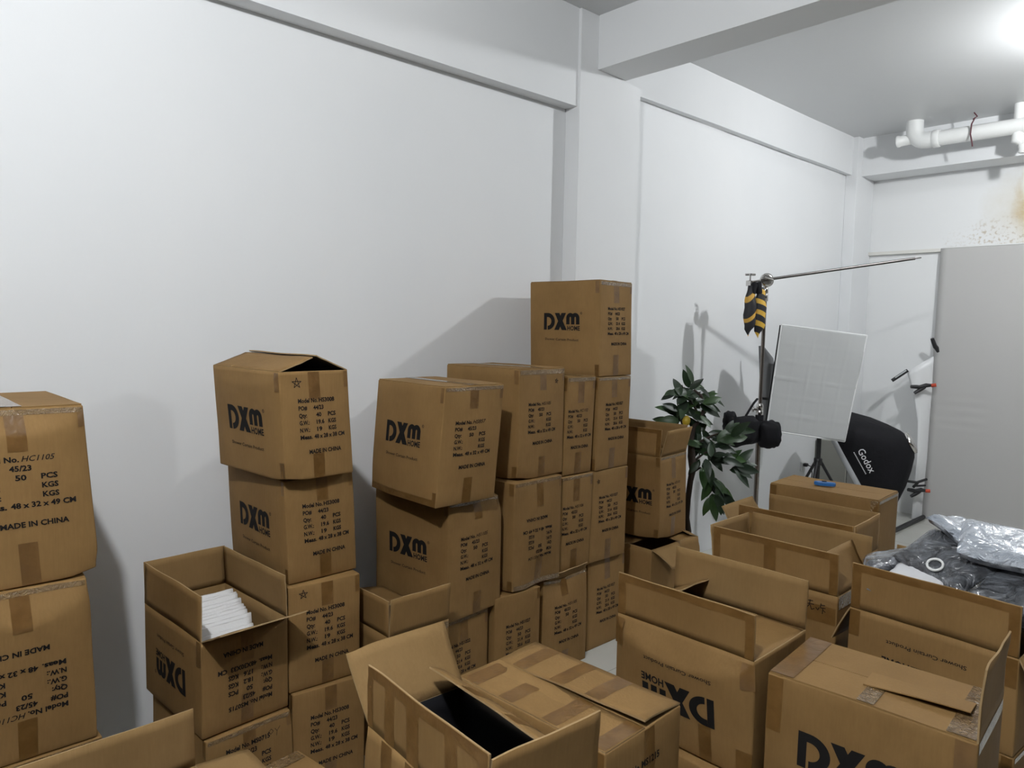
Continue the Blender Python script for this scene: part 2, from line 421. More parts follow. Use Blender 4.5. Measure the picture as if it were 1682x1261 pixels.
        def strip(u0, u1, v0, v1, m=TAPE):
            A, B = grid(lambda a, b: f(u0+(u1-u0)*a, v0+(v1-v0)*b, T/2+.0007), max(2, int((u1-u0)*14)), max(2, int((v1-v0)*6)))
            obj('tape', A, B, m, o, True)
        if border:
            strip(.01, .99, 1-.025/h, .99); ln = s.L if side[1] == 'y' else s.W
            strip(.006, .03/ln, .02, .97); strip(1-.03/ln, .994, .02, .97)
        for b in bands: strip(*b)
        return o
    def closed_top(s, seam_tape=True, T=.003):
        """two long flaps meeting over a seam along the length"""
        for sg in (-1, 1):
            def f(u, v, k):
                x = -s.L/2+.004 + (s.L-.008)*u; y = sg*(s.W/2-.003) - sg*(s.W/2-.0045)*v
                q = s.warp((x, y, s.H)); n_ = noise.noise(Vector((x*6+s.seed, y*6, sg)))*.0015
                return q+Vector((0,0,.0004+T*k+max(0,n_)*k))
            V, F, ne = slab(f, 14, 5); o = obj('flap', V, F, KRAFT, s.root, False, [KRAFT])
        if seam_tape: s.tape('top', -s.L/2+.006, s.L/2-.006, -.024, .024, CLEAR, off=T+.002)

SM = dict(HS3008=('HS3008','44/23','40','19.6','19','48 x 28 x 38 CM'), HS1027=('HS1027','44/23','50','21.4','20.6','48 x 28 x 49 CM'),
          HS1022=('HS1022','44/23','50','21.4','20.6','48 x 28 x 48 CM'), MS0715=('MS0715','45/23','50','18.2','17.6','48X30X33  CM'))
def hand(m): return (m,'45/23','50','','','48 x 32 x 49 CM')

# ------------------------------------------------------------------ the room
CZ = 3.55
DARK_WALL = mat('dark_unseen_wall', (.15,.145,.14), .85)  # unseen right and back walls, coloured dark to cut bounced fill light
struct(obj('floor', *boxm(-.15,9.65,-8.15,7.7,-.12,0), FLOOR))
struct(obj('ceiling', *boxm(-.15,9.65,-8.15,7.7,CZ,CZ+.12), CEIL))
struct(obj('wall_left', *boxm(-.15,0,-8.15,7.7,0,CZ), WALL))
struct(obj('wall_far', *boxm(0,9.65,7.5,7.7,0,CZ), STAIN))
struct(obj('wall_right', *boxm(9.5,9.65,-8,7.5,0,CZ), DARK_WALL))
struct(obj('wall_back', *boxm(0,9.65,-8.15,-8,0,CZ), DARK_WALL))
def rough_beam(name, x0, x1, y0, y1, z0, z1, m=WALL, amp=.006, seed=0, n=24):
    ax = 1 if (y1-y0) > (x1-x0) else 0
    V, F = [], []
    for i in range(n+1):
        t = i/n
        def j(k): return noise.noise(Vector((t*9+seed, k*3.1, seed*.7)))*amp
        for k, (a, z) in enumerate(((0,z0),(1,z0),(1,z1),(0,z1))):
            jj = j(k) if 0 < i < n else 0
            jz = j(k+5)*(1 if z == z0 else 0)
            if ax == 1: V.append(((x0, x1)[a]+(jj if a else 0), y0+(y1-y0)*t, z+jz))
            else: V.append((x0+(x1-x0)*t, (y0, y1)[a]+jj*.6, z+jz))
    for i in range(n):
        for k in range(4):
            q = (k+1) % 4; F.append((i*4+k, i*4+q, i*4+4+q, i*4+4+k))
    F.append((3,2,1,0)); F.append((n*4,n*4+1,n*4+2,n*4+3))
    return struct(obj(name, V, F, m))
rough_beam('trim_1', 0, .092, -8, 3.22, 3.0, CZ, seed=1, n=60)           # wall beam, near bay
rough_beam('trim_2', 0, .055, 3.79, 7.10, 3.205, CZ, seed=2, n=30)         # wall beam, far bay
struct(obj('trim_3', *bevbox(0,.11,3.22,3.79,0,CZ,.004), WALL))            # wall pillar
rough_beam('trim_4', .11, 9.5, 3.375, 3.635, 3.238, CZ, seed=4, n=40)      # cross beam
struct(obj('trim_5', *bevbox(0,.106,7.10,7.5,0,CZ,.004), WALL))            # corner pillar
rough_beam('trim_6', .106, 9.5, 7.2, 7.5, 3.195, CZ, seed=6, n=40)         # far wall beam
struct(obj('trim_7', *boxm(.02,.745,7.46,7.5,2.475,2.505), mat('ledge_paint',(.72,.71,.67),.6)))   # ledge on the far wall
struct(obj('trim_8', *boxm(.05,.085,7.47,7.5,2.505,2.60), mat('bare_render',(.42,.40,.36),.8)))

def bulb(name, loc, power, label):
    t = thing(name, label, 'lamp', (loc[0], loc[1], CZ))
    h = loc[2]-CZ
    obj('ceiling_rose', *lathe((0,0,0), (0,0,-1), [(.05,0),(.055,.008),(.05,.02),(.025,.03),(.022,.06)]), PVC, t, True)
    m = bpy.data.materials.new('lit_bulb_'+name); m.use_nodes = True; nt = m.node_tree; nt.nodes.clear()
    e = nt.nodes.new('ShaderNodeEmission'); o_ = nt.nodes.new('ShaderNodeOutputMaterial'); nt.links.new(e.outputs[0], o_.inputs[0])
    R = .055; e.inputs[0].default_value = (.965,.985,1.0,1); e.inputs[1].default_value = power/(4*pi*R*R*pi)*1.0
    prof = [(.02,-h-.075)] + [(R*sin(rad(a)), -h-R*cos(rad(a))) for a in range(25,180,15)] + [(.002,-h+R)]
    obj('bulb', *lathe((0,0,0), (0,0,-1), prof, 16), m, t, True)
    return t
bulb('ceiling_bulb', LAMP_FAR, P_FAR, 'lit round white bulb on the ceiling beyond the cross beam')
bulb('ceiling_bulb', LAMP_NEAR, P_NEAR, 'lit round white bulb on the ceiling before the cross beam')

# ------------------------------------------------------------------ cartons along the left wall
# A: far left stack
c = Carton('cardboard_carton', 'closed kraft carton handwritten HC1105, topmost of its stack by the white wall', (.48,.34,.49), .472,.375,.98, 0, (-.033,-.029), 11, .004, crush=[((1,1,0),.02,.05)], buckle=[('front',.026,.075)])
c.closed_top(); c.marks(hand('HC1105'), u0=-.098, hand=True, kx=1.28); c.std_tape(.115,.12); c.tape('top', .10,.236,-.06,-.01, CLEAR, .006)
c = Carton('cardboard_carton', 'closed kraft carton upside down, handwritten HC1106, under the HC1105 carton', (.50,.34,.49), .470,.353,.49, 0, (.005,-.013), 12, .004, crush=[((1,1,1),.012,.06)], buckle=[('front',.030,.10)])
c.marks(hand('HC1106'), True, u0=-.098, hand=True, kx=1.28); c.std_tape(.115,.12, corner=False)
c = Carton('cardboard_carton', 'closed kraft carton at the foot of the HC1105 stack', (.50,.34,.488), .475,.36,0, 1, seed=13)
c.std_tape(); c.marks(hand('HC1105'), u0=-.10, hand=True)

# B: HS3008 stack
b4 = (.48,.28,.385); b4s = 'closed kraft carton marked HS3008, '
c = Carton('cardboard_carton', 'kraft carton marked HS3008 with half open flaps and a hand-drawn star', b4, .444,1.246,1.1625, 5.0, (-.003,-.025), 21, .004, True, buckle=[('side',.008,.06)], liner=True, crush=[((1,-1,0),.016,.05)])
c.logo(vtop=.36, u0=-.125); c.marks(SM['HS3008'], vtop=.285); c.std_tape(.10,.09, edge=False)
c.flap('-y', .14, -72, 4); c.flap('+y', .14, -68, 2, inner=BLACKIN); c.flap('-x', .14, -86, lift=-.004); c.flap('+x', .135, -100, lift=-.006, inner=BLACKIN)
c.deco('drawn_star', 'front', star2d(0,0,.019), PEN, org=(-.075,.345))
c = Carton('cardboard_carton', b4s+'second from the top of its stack', b4, .394,1.300,.775, 1.3, (.005,-.022), 22, .007, crush=[((1,-1,1),.012,.04)])
c.logo(vtop=.36, u0=-.125); c.marks(SM['HS3008'], vtop=.285); c.std_tape(.09,.09, edge=False); c.tape('top',-.235,.235,-.024,.024,CLEAR)
c = Carton('cardboard_carton', b4s+'with a hand-drawn star, third from the top of its stack', b4, .440,1.305,.3875, -4.0, (-.01,.003), 23, .006)
c.logo(vtop=.36, u0=-.125); c.marks(SM['HS3008'], vtop=.285); c.std_tape(.09,.09, edge=False); c.deco('drawn_star', 'front', star2d(0,0,.017), PEN, org=(-.085,.352))
c = Carton('cardboard_carton', b4s+'bottom of its stack beside the MS0715 carton', b4, .460,1.318,0, -6.0, seed=24)
c.logo(vtop=.36, u0=-.125); c.marks(SM['HS3008'], vtop=.285); c.std_tape(.09,.09, edge=False)

# C: MS0715 pair, the upper one open
c = Carton('open_carton', 'open upside-down kraft carton marked MS0715 holding white folded curtains', (.48,.31,.33), .442,.972,.345, 3.9, seed=31, bulge=.007, opened=True)
c.logo(True, .33, -.13); c.marks(SM['MS0715'], True, vtop=.24, k=1.05); c.tape('front',-.022,.022,.225,.325); c.tape('front',-.022,.022,.004,.11); c.tape('side',.205,.236,.24,.325)
c.flap('-y', .152, -1); c.flap('+y', .152, -2); c.flap('-x', .152, 2); c.flap('+x', .15, 66, 0)
c = Carton('cardboard_carton', 'closed kraft carton marked MS0715 standing under the open one with white curtains', (.48,.31,.343), .462,.983,0, 2.5, seed=32, crush=[((1,1,1),.01,.04),((1,-1,1),.008,.04)])
c.marks(SM['MS0715'], vtop=.20, k=1.05); c.std_tape(.10,.09); c.deco('handwriting','front', join([stroke([(0,0),(.012,.01),(.02,0),(.01,-.008),(.002,.004)],.0008), stroke([(.026,.008),(.034,-.004),(.046,.010)],.0008), stroke([(.034,-.004),(.032,-.02)],.0008)]), PEN, org=(.06,.29))

# F: low open carton between stacks
c = Carton('open_carton', 'low open kraft carton with raised flaps between the HS3008 and HS857 stacks', (.48,.29,.54), .555,1.628,0, 0.5, seed=41, bulge=.003, opened=True)
c.flap('+x', .15, 4); c.flap('-y', .14, 1); c.flap('+y', .14, -80); c.std_tape(.14,.1,edge=False,corner=False); c.tape('front',-.14,.14,.505,.532,CLEAR)

# E: HS857 stack
c = Carton('cardboard_carton', 'closed kraft carton handwritten HS857, leaning on top of its stack', (.48,.32,.49), .492,1.900,.982, 0.6, (.020,.028), 51, .007, crush=[((-1,-1,0),.01,.1)])
c.closed_top(); c.logo(vtop=.34); c.marks(hand('HS857'), hand=True, vtop=.32); c.std_tape(.095,.11); c.tape('side',-.23,.235,.006,.03,TAPE)
c = Carton('cardboard_carton', 'closed kraft carton with a crumpled top edge directly under the HS857 carton', (.48,.33,.52), .43,1.990,.46, 6.0, (.007,-.010), 52, .006, buckle=[('front',.010,.06)], crush=[((1,1,1),.022,.06),((1,0,1),.012,.10)])
c.logo(vtop=.36); c.marks(hand('HS1105'), hand=True, vtop=.33); c.std_tape(.09,.10)
c = Carton('cardboard_carton', 'closed kraft carton marked HS1022, bottom of the HS857 stack', (.48,.31,.455), .413,1.945,0, 4.5, seed=53)
c.marks(SM['HS1022'], vtop=.27, u0=-.11); c.std_tape(.11,.10)

# G
c = Carton('cardboard_carton', 'closed kraft carton with a small drawn star beside the HS857 carton', (.48,.335,.515), .398,2.415,1.008, 5.5, seed=61, bulge=.007, crush=[((1,-1,0),.02,.06)])
c.closed_top(); c.marks(hand('HS1105'), hand=True, vtop=.33, u0=-.105); c.std_tape(.10,.10); c.deco('drawn_star','front',star2d(0,0,.013,80),PEN,org=(.10,.455)); c.tape('front',-.16,.16,.490,.511,CLEAR,.0013)
c = Carton('cardboard_carton', 'closed upside-down kraft carton with battered bottom edge, second of its stack by the HS857 stack', (.48,.335,.515), .422,2.388,.49, 3.6, seed=62, bulge=.010, crush=[((1,-1,0),.012,.05),((1,.2,0),.012,.10)])
c.marks(hand('HS1104'), True, hand=True, vtop=.30, u0=-.09); c.std_tape(.13,.15); c.tape('front',-.16,.16,.004,.028,CLEAR,.0013)
c = Carton('cardboard_carton', 'closed kraft carton marked HS1027 at floor level beside the HS1022 carton', (.48,.28,.487), .424,2.290,0, -2.0, seed=63)
c.marks(SM['HS1027'], vtop=.31); c.std_tape(.0,.10, edge=False)

# H
c = Carton('cardboard_carton', 'closed kraft carton handwritten HC, topmost between the star carton and the pillar stack', (.48,.208,.49), .376,2.718,.985, 0, (.008,.012), 71, .005)
c.closed_top(); c.marks(hand('HC1102'), hand=True, vtop=.36, u0=-.09, kx=1.0); c.std_tape(.13,.11); c.tape('front',-.099,.099,.468,.486,CLEAR,.0013)
c = Carton('cardboard_carton', 'closed kraft carton in the middle of the stack beside the pillar stack', (.48,.238,.488), .374,2.712,.492, 0, (.010,.004), 72, .005)
c.marks(hand('HS1106'), hand=True, vtop=.34, u0=-.10, kx=1.05); c.std_tape(.13,.11)
c = Carton('cardboard_carton', 'kraft carton with torn-up crushed top corner at floor level beside the HS1027 cartons', (.48,.325,.488), .389,2.643,0, 0.5, seed=73, bulge=.010, crush=[((1,-.2,1),.035,.10),((1,.6,1),.012,.08)])
c.marks(hand('HS1105'), hand=True, vtop=.33, u0=-.085); c.std_tape(.10,.10, corner=False)
c.flap('+x', .055, 20, 30, span=(.10,.98), taper=.06, inner=INNER)

# P: pillar stack
pl = 'closed kraft carton marked HS1027 '
c = Carton('cardboard_carton', pl+'on top of the tallest stack by the pillar', (.48,.28,.49), .374,2.990,1.47, 3.1, (-.005,-.010), 81, .004)
c.closed_top(); c.logo(vtop=.335); c.marks(SM['HS1027'], vtop=.30); c.std_tape(.11,.11); c.tape('front',-.13,.13,.468,.486,CLEAR,.0013)
c = Carton('cardboard_carton', pl+'second down the tallest stack by the pillar', (.48,.28,.488), .373,2.985,.98, 2.5, (.003,.003), 82, .004)
c.marks(SM['HS1027'], vtop=.31); c.std_tape(.11,.11)
c = Carton('cardboard_carton', pl+'with pen mark, third down the tallest stack by the pillar', (.48,.295,.488), .366,2.990,.49, -1.0, (.006,-.002), 83, .005)
c.marks(SM['HS1027'], vtop=.31); c.std_tape(.0,.11, edge=False); c.deco('drawn_star','front',star2d(0,0,.013,100),PEN,org=(-.09,.43))
c = Carton('cardboard_carton', pl+'at the bottom of the tallest stack by the pillar', (.48,.31,.488), .340,3.020,0, 0, (.003,-.006), 84, .005)
c.marks(SM['HS1027'], vtop=.35, u0=-.08); c.std_tape(.12,.0, edge=False)

# Q: open carton on another beside the plant
c = Carton('open_carton', 'open kraft carton with all flaps up beside the lemon tree', (.48,.32,.49), .345,3.595,.492, 6.4, (-.011,-.003), 91, .006, True, crush=[((1,-1,0),.02,.08)])
c.logo(vtop=.40, u0=-.06); c.marks(hand('HS1101'), hand=True, vtop=.36, u0=-.09); c.std_tape(.14,.12)
c.flap('-y', .16, -4, border=True); c.flap('+y', .16, 2); c.flap('+x', .16, 14, span=(.02,.98)); c.flap('-x', .15, -60)
c = Carton('open_carton', 'battered kraft carton with a torn hanging flap under the open carton by the lemon tree', (.50,.34,.474), .47,3.585,0, 90, seed=92, opened=True, crush=[((1,-1,1),.02,.06)])
c.flap('-y', .15, 118, 30, span=(.0,.52), taper=.10, twist=20); c.flap('-y', .12, -88, span=(.55,1.0)); c.flap('+y', .15, -93, lift=-.004); c.flap('+x', .10, -70); c.tape('side',-.02,.03,.30,.48)

# ------------------------------------------------------------------ cartons in the room
# D
c = Carton('open_carton', 'open kraft carton with one long flap raised, in front of the HC1105 stack', (.48,.32,.49), 1.21,.448,0, 90, seed=101, opened=True, bulge=.004)
c.flap('+y', .16, 3); c.flap('-y', .155, 100, 10); c.flap('+x', .15, 95); c.flap('-x', .15, 100)
# S4
c = Carton('cardboard_carton', 'low closed kraft carton on the floor in front of the HS3008 stack', (.46,.30,.33), 1.175,.935,0, 7, seed=102); c.closed_top(); c.tape('top',-.228,-.18,-.14,.14,CLEAR,.006)
# S1 with its lower carton
c = Carton('cardboard_carton', 'kraft carton under the open carton with black inside', (.48,.30,.488), 1.905,.970,0, -3, seed=103); c.std_tape()
c = Carton('open_carton', 'open kraft carton with black inside and tape-striped flap beside the MS1215 carton', (.46,.28,.33), 1.905,.973,.49, -2.9, seed=104, opened=True, liner=True, bulge=.006, crush=[((-1,-1,1),.01,.05)])
c.flap('-y', .142, 2, -4, border=True, bands=[(.20,.29,.0,.84),(.40,.50,.0,.84),(.70,.79,.0,.84)])
c.flap('+x', .135, 1, 3); c.flap('-x', .165, 40, -6, taper=-.02); c.flap('+y', .13, -38, -30, bands=[(.30,.40,.05,.95),(.62,.74,.05,.95)], inner=BLACKIN)
for a in (-.15,-.05,.10): c.tape('side', a, a+.045, .03, .325)
# S2
c = Carton('cardboard_carton', 'kraft carton under the MS1215 carton', (.48,.30,.488), 1.86,1.315,0, 2, seed=105); c.std_tape()
c = Carton('cardboard_carton', 'kraft carton marked MS1215 with tape bands and one lifted top flap', (.48,.30,.32), 1.855,1.313,.49, 2.7, seed=106, bulge=.006)
c.marks(('MS1215','45/23','50','18.2','17.6','48X30X33  CM'), vtop=.27, u0=-.11, k=1.1); c.tape('front',-.005,.035,.15,.316); c.tape('side',.20,.236,.2,.316)
c.flap('-y', .148, -91, bands=[(.03,.14,.03,.97),(.30,.40,.03,.97),(.60,.70,.03,.97),(.9,.99,.03,.97)])
c.flap('+y', .150, -86, -5, lift=.003, bands=[(.28,.38,.03,.97),(.52,.62,.03,.97),(.80,.90,.03,.97)], twist=-7, inner=BLACKIN)
# R1
c = Carton('cardboard_carton', 'kraft carton under the open carton with the crumpled flap', (.48,.34,.47), 1.862,1.945,0, 0, seed=107); c.std_tape(); c.logo(vtop=.4)
c = Carton('open_carton', 'open upside-down kraft carton with crumpled front flap, beside the carton with torn card on top', (.47,.32,.345), 1.862,1.961,.475, 1.7, seed=108, opened=True, bulge=.005, crush=[((1,-1,1),.012,.06)], buckle=[('side',.030,.085)])
c.logo(True, .325, -.128, .235/LOGO_W*1.06); c.tape('side',-.238,-.20,.25,.335); c.tape('side',.20,.237,.26,.335); c.tape('side',.075,.115,.005,.11); c.tape('side',.19,.236,.005,.08)
c.flap('-y', .132, -1, 6, border=True, taper=.0); c.flap('+y', .150, 3); c.flap('-x', .15, -62); c.flap('+x', .15, -89, lift=-.003)
# R2
c = Carton('cardboard_carton', 'kraft carton under the carton with torn card on top', (.48,.30,.488), 2.382,1.950,0, 4, seed=109); c.std_tape()
c = Carton('cardboard_carton', 'kraft carton with a torn piece of card on top and one end flap raised', (.48,.30,.33), 2.378,1.947,.49, 4.8, seed=110, bulge=.006)
c.closed_top(False); c.logo(vtop=.365, u0=-.150, scale=.235/LOGO_W*1.10); c.tape('side',-.237,-.198,.18,.326); c.tape('side',.195,.237,.1,.326)
c.tape('top',-.236,-.175,-.145,.145,TAPE,.0055); c.tape('top',.175,.236,-.145,.145,CLEAR,.0055); c.tape('top',-.02,.02,-.145,.02,CLEAR,.0055); c.tape('front',-.14,.14,.30,.327,CLEAR)
c.flap('+x', .17, -2, 8)
V, F, ne = slab(lambda u, v, k: Vector((-.032+.235*u, -.055+.085*v, .336+.012*sin(u*pi*.5)*(1-v)+.003*k)), 10, 4)
t = tag(obj('card_piece', [Vector((2.378,1.947,.49))+Matrix.Rotation(rad(6.5),3,'Z')@v for v in V], F, KRAFT, None, False, [KRAFT, EDGE]), 'torn flat piece of kraft card lying on a closed carton', 'card')
# R3
c = Carton('cardboard_carton', 'kraft carton under the open carton of bagged grey curtains', (.48,.32,.528), 2.35,2.57,0, -3, seed=111); c.std_tape()
c = Carton('open_carton', 'open upside-down kraft carton heaped with bagged grey curtains', (.48,.32,.29), 2.348,2.570,.53, -3.4, seed=112, opened=True, bulge=.004)
c.logo(True, .25, -.122); c.tape('side',-.238,-.205,.20,.285); c.tape('side',.19,.237,.20,.285)
c.flap('-y', .15, 1, border=True); c.flap('+y', .15, 6); c.flap('-x', .14, 150, 10); c.flap('+x', .14, 150, 10)
# R4
c = Carton('cardboard_carton', 'kraft carton under the open carton with pen writing below its flap', (.48,.30,.488), 1.80,2.62,0, 1, seed=113); c.std_tape()
c = Carton('open_carton', 'open kraft carton with pen writing below its taped front flap', (.48,.30,.33), 1.793,2.620,.49, 1.5, seed=114, opened=True, bulge=.003)
c.flap('-y', .148, 2, border=True, bands=[(.44,.535,.0,.85)]); c.flap('+y', .15, 3); c.flap('-x', .148, 6); c.flap('+x', .145, -35, 10); c.tape('side',-.235,.235,.225,.285,TAPE); c.tape('front',-.14,.14,.28,.327,CLEAR)
w_ = .0014; c.deco('handwriting','side', join([stroke([(0,.03),(.022,.032)],w_),stroke([(.0,.018),(.026,.02)],w_),stroke([(.012,.034),(.010,.015),(-.002,0)],w_),stroke([(.013,.016),(.018,.0),(.028,.006)],w_),
    stroke([(.032,.012),(.04,.004),(.044,.014)],w_),stroke([(.05,.03),(.048,.014),(.066,.016)],w_),stroke([(.05,.024),(.064,.026)],w_),stroke([(.057,.014),(.056,-.006)],w_),stroke([(.058,.008),(.066,.002)],w_)]), PEN, org=(.135,.262))
# R5
c = Carton('cardboard_carton', 'kraft carton under the open carton nearest the blue cutter carton', (.48,.30,.488), 1.68,3.012,0, 3, seed=115); c.std_tape()
c = Carton('open_carton', 'open kraft carton with all flaps raised, right before the carton with the blue cutter', (.48,.30,.33), 1.673,3.012,.49, 3.3, seed=116, opened=True, bulge=.003)
c.flap('-y', .15, 1, border=True); c.flap('+y', .15, 1); c.flap('+x', .15, 1); c.flap('-x', .15, 34, bands=[(.35,.55,.03,.97)])
# R6
c = Carton('cardboard_carton', 'kraft carton under the carton that carries a blue cutter', (.50,.28,.488), 1.573,3.485,0, 3, seed=117); c.std_tape()
c = Carton('cardboard_carton', 'closed kraft carton carrying a small blue cutter, before the softboxes', (.50,.28,.49), 1.573,3.482,.49, 3.8, seed=118, bulge=.003)
c.closed_top(False); c.std_tape(.0,.10, corner=True); c.tape('side',-.247,-.215,.39,.486); c.tape('side',.215,.247,.40,.486,CLEAR); c.marks(hand('HS1105'), hand=True, vtop=.62, u0=.0, k=.8)

# ------------------------------------------------------------------ white curtains in the open MS0715 carton
WHITE = mat('white_fabric', (.80,.80,.80), .8, build=lambda nt, b: bump(nt, b, N(nt,'ShaderNodeTexNoise',Scale=30.0,Detail=3.0).outputs[0], .4, .004))
Mx = Matrix.Translation((.442,.972,.345)) @ Matrix.Rotation(rad(3.9),4,'Z')
for i in range(13):
    R = random.Random(300+i); x0 = -.075+i*.0215; top = .352-.0045*i+R.uniform(-.004,.004)-(.05 if i > 9 else 0)*((i-9)/3)
    y1 = .118-.0028*i+R.uniform(-.006,.006); th = .0185
    def f(u, v, k, x0=x0, top=top, y1=y1, th=th, R=R, i=i):
        y = -.146+(y1+.146)*u; z = .012+(top-.012)*v; s_ = sin(pi*min(1,max(0,u)))**.25
        wv = noise.noise(Vector((u*4, v*3, i*2.1+k*.4)))*.003
        lean = -.05*(v-.5)
        return Mx @ Vector((x0+lean+(k-.5)*th*(1-.55*v**6)+wv, y+noise.noise(Vector((v*5,i,3)))*.004*(u > .5), z+noise.noise(Vector((u*6,i*1.3,k)))*.0035*v))
    V, F, ne = slab(f, 12, 8)
    tag(obj('folded_curtain', V, F, WHITE, None, True), 'white folded curtain standing on edge in the open MS0715 carton', 'curtain', 'white curtains in the open carton')

# ------------------------------------------------------------------ bagged grey curtains heaped in the right-hand carton
def bagb(c0, c1):
    def f(nt, b):
        L = nt.links.new
        n = N(nt,'ShaderNodeTexNoise',Scale=9.0,Detail=6.0,Roughness=.62,Distortion=1.6); L(coords(nt), n.inputs[0])
        r = ramp(nt, n.outputs[0], [(.42,c0),(.56,tuple(a*.6+b_*.4 for a, b_ in zip(c0,c1))),(.68,c1)]); L(r.outputs[0], b.inputs['Base Color'])
        n2 = N(nt,'ShaderNodeTexNoise',Scale=12.0,Detail=3.0,Distortion=2.5); L(coords(nt), n2.inputs[0]); bump(nt, b, n2.outputs[0], 1.0, .02)
    return f
BAGD = mat('film_over_dark_grey_cloth', rough=.16, spec=.6, coat=.5, build=bagb((.055,.058,.065),(.20,.215,.24)))
BAGM = mat('film_over_mid_grey_cloth', rough=.16, spec=.6, coat=.5, build=bagb((.11,.115,.125),(.34,.36,.40)))
BAGW = mat('film_over_pale_cloth', rough=.18, spec=.6, coat=.5, build=bagb((.36,.40,.46),(.62,.66,.72)))
def bag(center, size, rot, m, label, seed, thick=.035):
    Mb = Matrix.Translation(center) @ Matrix.Rotation(rad(rot[2]),4,'Z') @ Matrix.Rotation(rad(rot[1]),4,'Y') @ Matrix.Rotation(rad(rot[0]),4,'X')
    def f(u, v, k):
        a, b_ = 2*u-1, 2*v-1
        h = thick*((1-abs(a)**10)*(1-abs(b_)**10))**.5*(.5 if k else -.5)
        wv = noise.noise(Vector((u*2+seed, v*2, seed)))*.010 + noise.noise(Vector((u*8+seed, v*6, k)))*.003
        fl = .012*noise.noise(Vector((u*2, v*2, seed+9)))
        return Vector((a*size[0]/2+fl, b_*size[1]/2, h+wv))
    V, F, ne = slab(f, 22, 16)
    o = tag(obj('bagged_curtain', V, F, m, None, True), label, 'bag'); o.matrix_world = Mb; return o
BX, BY = 2.348, 2.57
bag((BX-.07,BY-.01,.90), (.30,.24,0), (8,4,10), BAGM, 'grey curtain packet lowest in the heap', 1, .05)
bag((BX+.13,BY,.905), (.28,.25,0), (6,-4,-12), BAGD, 'dark grey bagged curtain under the pale packets by the carton edge', 2, .05)
bag((BX-.155,BY+.05,.965), (.26,.17,0), (-4,-17,24), BAGM, 'grey bagged curtain sloping over the left rim of the carton', 3, .05)
bag((BX-.02,BY+.01,1.0), (.25,.20,0), (24,9,-22), BAGD, 'dark grey bagged curtain carrying the white plastic ring', 4, .05)
bag((BX+.15,BY+.07,1.065), (.30,.22,0), (14,6,14), BAGW, 'pale blue-grey bagged curtain with a small hole on the heap', 5, .055)
bag((BX+.02,BY+.11,1.065), (.24,.15,0), (-6,16,-28), BAGW, 'pale bagged curtain folded at the top of the heap', 6, .04)
bag((BX+.20,BY-.04,.965), (.22,.19,0), (18,6,-8), BAGD, 'dark grey bagged curtain at the front of the heap by the rim', 7, .04)
bag((BX-.075,BY-.075,.945), (.17,.11,0), (30,4,-20), mat('white_film',(.72,.73,.76),.3), 'small white plastic bag tucked behind the front flap', 8, .03)
def torus(c, R, r, Mr, n=24, k=8):
    V, F = [], []
    for i in range(n):
        for j in range(k):
            a, b_ = 2*pi*i/n, 2*pi*j/k; V.append(Vector(c)+Mr@Vector(((R+r*cos(b_))*cos(a),(R+r*cos(b_))*sin(a),r*sin(b_))))
    for i in range(n):
        for j in range(k): F.append((i*k+j, ((i+1)%n)*k+j, ((i+1)%n)*k+(j+1)%k, i*k+(j+1)%k))
    return V, F
tag(obj('plastic_ring', *torus((BX-.03,BY-.065,1.0), .022, .004, Matrix.Rotation(rad(38),3,'X')), PVC, None, True), 'white plastic curtain ring lying on a dark bagged curtain', 'ring')

# ------------------------------------------------------------------ blue cutter
cp = Vector((1.545,3.452,.988)); cr = Matrix.Rotation(rad(20),3,'Z')
t = thing('box_cutter', 'small blue plastic box cutter lying on the closed carton before the softboxes', 'cutter', cp, rad(20))
V, F = [], []
out = [(-.045,-.008),(-.03,-.016),(.01,-.013),(.045,-.008),(.05,.004),(.03,.012),(0,.008),(-.03,.013),(-.047,.004)]
for z, k in ((0,.94),(.003,1),(.014,1),(.018,.9)): V += [(x*k,y*k,z) for x, y in out]
n = len(out)
for i in range(3):
    for j in range(n): F.append((i*n+j, i*n+(j+1)%n, i*n+n+(j+1)%n, i*n+n+j))
F += [tuple(range(n-1,-1,-1)), tuple(range(3*n,4*n))]
obj('handle', V, F, mat('blue_plastic',(.02,.14,.42),.35), t)
obj('slider', *bevbox(-.012,.01,-.005,.005,.017,.023,.0015), BLACK, t)

# ------------------------------------------------------------------ artificial lemon tree
PD = 4.72
def leafb(nt, b):
    L = nt.links.new; oi = nt.nodes.new('ShaderNodeObjectInfo')
    r = ramp(nt, oi.outputs['Random'], [(0,(.006,.016,.006)),(.6,(.011,.030,.009)),(1,(.030,.070,.016))]); L(r.outputs[0], b.inputs['Base Color'])
LEAF = mat('plastic_leaf', rough=.42, spec=.4, build=leafb); BARK = mat('dark_bark',(.030,.020,.014),.85); LEMON = mat('lemon_skin',(.50,.36,.03),.45)
base = px(1131, 872, PD); tb = Vector((base.x, base.y, 0))
plant = thing('lemon_tree', 'artificial lemon tree with dark trunk, glossy leaves and lemons beside the open carton', 'plant', tb)
def rel(p): return p - tb
trunk_px = [(1131,872),(1128,850),(1130,820),(1134,790),(1138,772),(1136,750),(1135,725),(1140,700),(1150,690),(1156,672),(1152,650),(1140,640)]
pts = [Vector((0,0,.16))] + [rel(px(u, v, PD+.02*sin(i))) for i, (u, v) in enumerate(trunk_px)]
obj('trunk', *tube(pts, [.020,.019,.018,.019,.019,.022,.026,.018,.014,.012,.011,.010,.007], 9), BARK, plant, True)
branches = [[(1136,765),(1146,752),(1160,742),(1178,748)],[(1135,735),(1150,725),(1170,715),(1190,708)],[(1135,720),(1122,700),(1115,680),(1112,655)],[(1138,775),(1150,768),(1162,782),(1172,800)],[(1150,690),(1142,670),(1128,650),(1120,632)]]
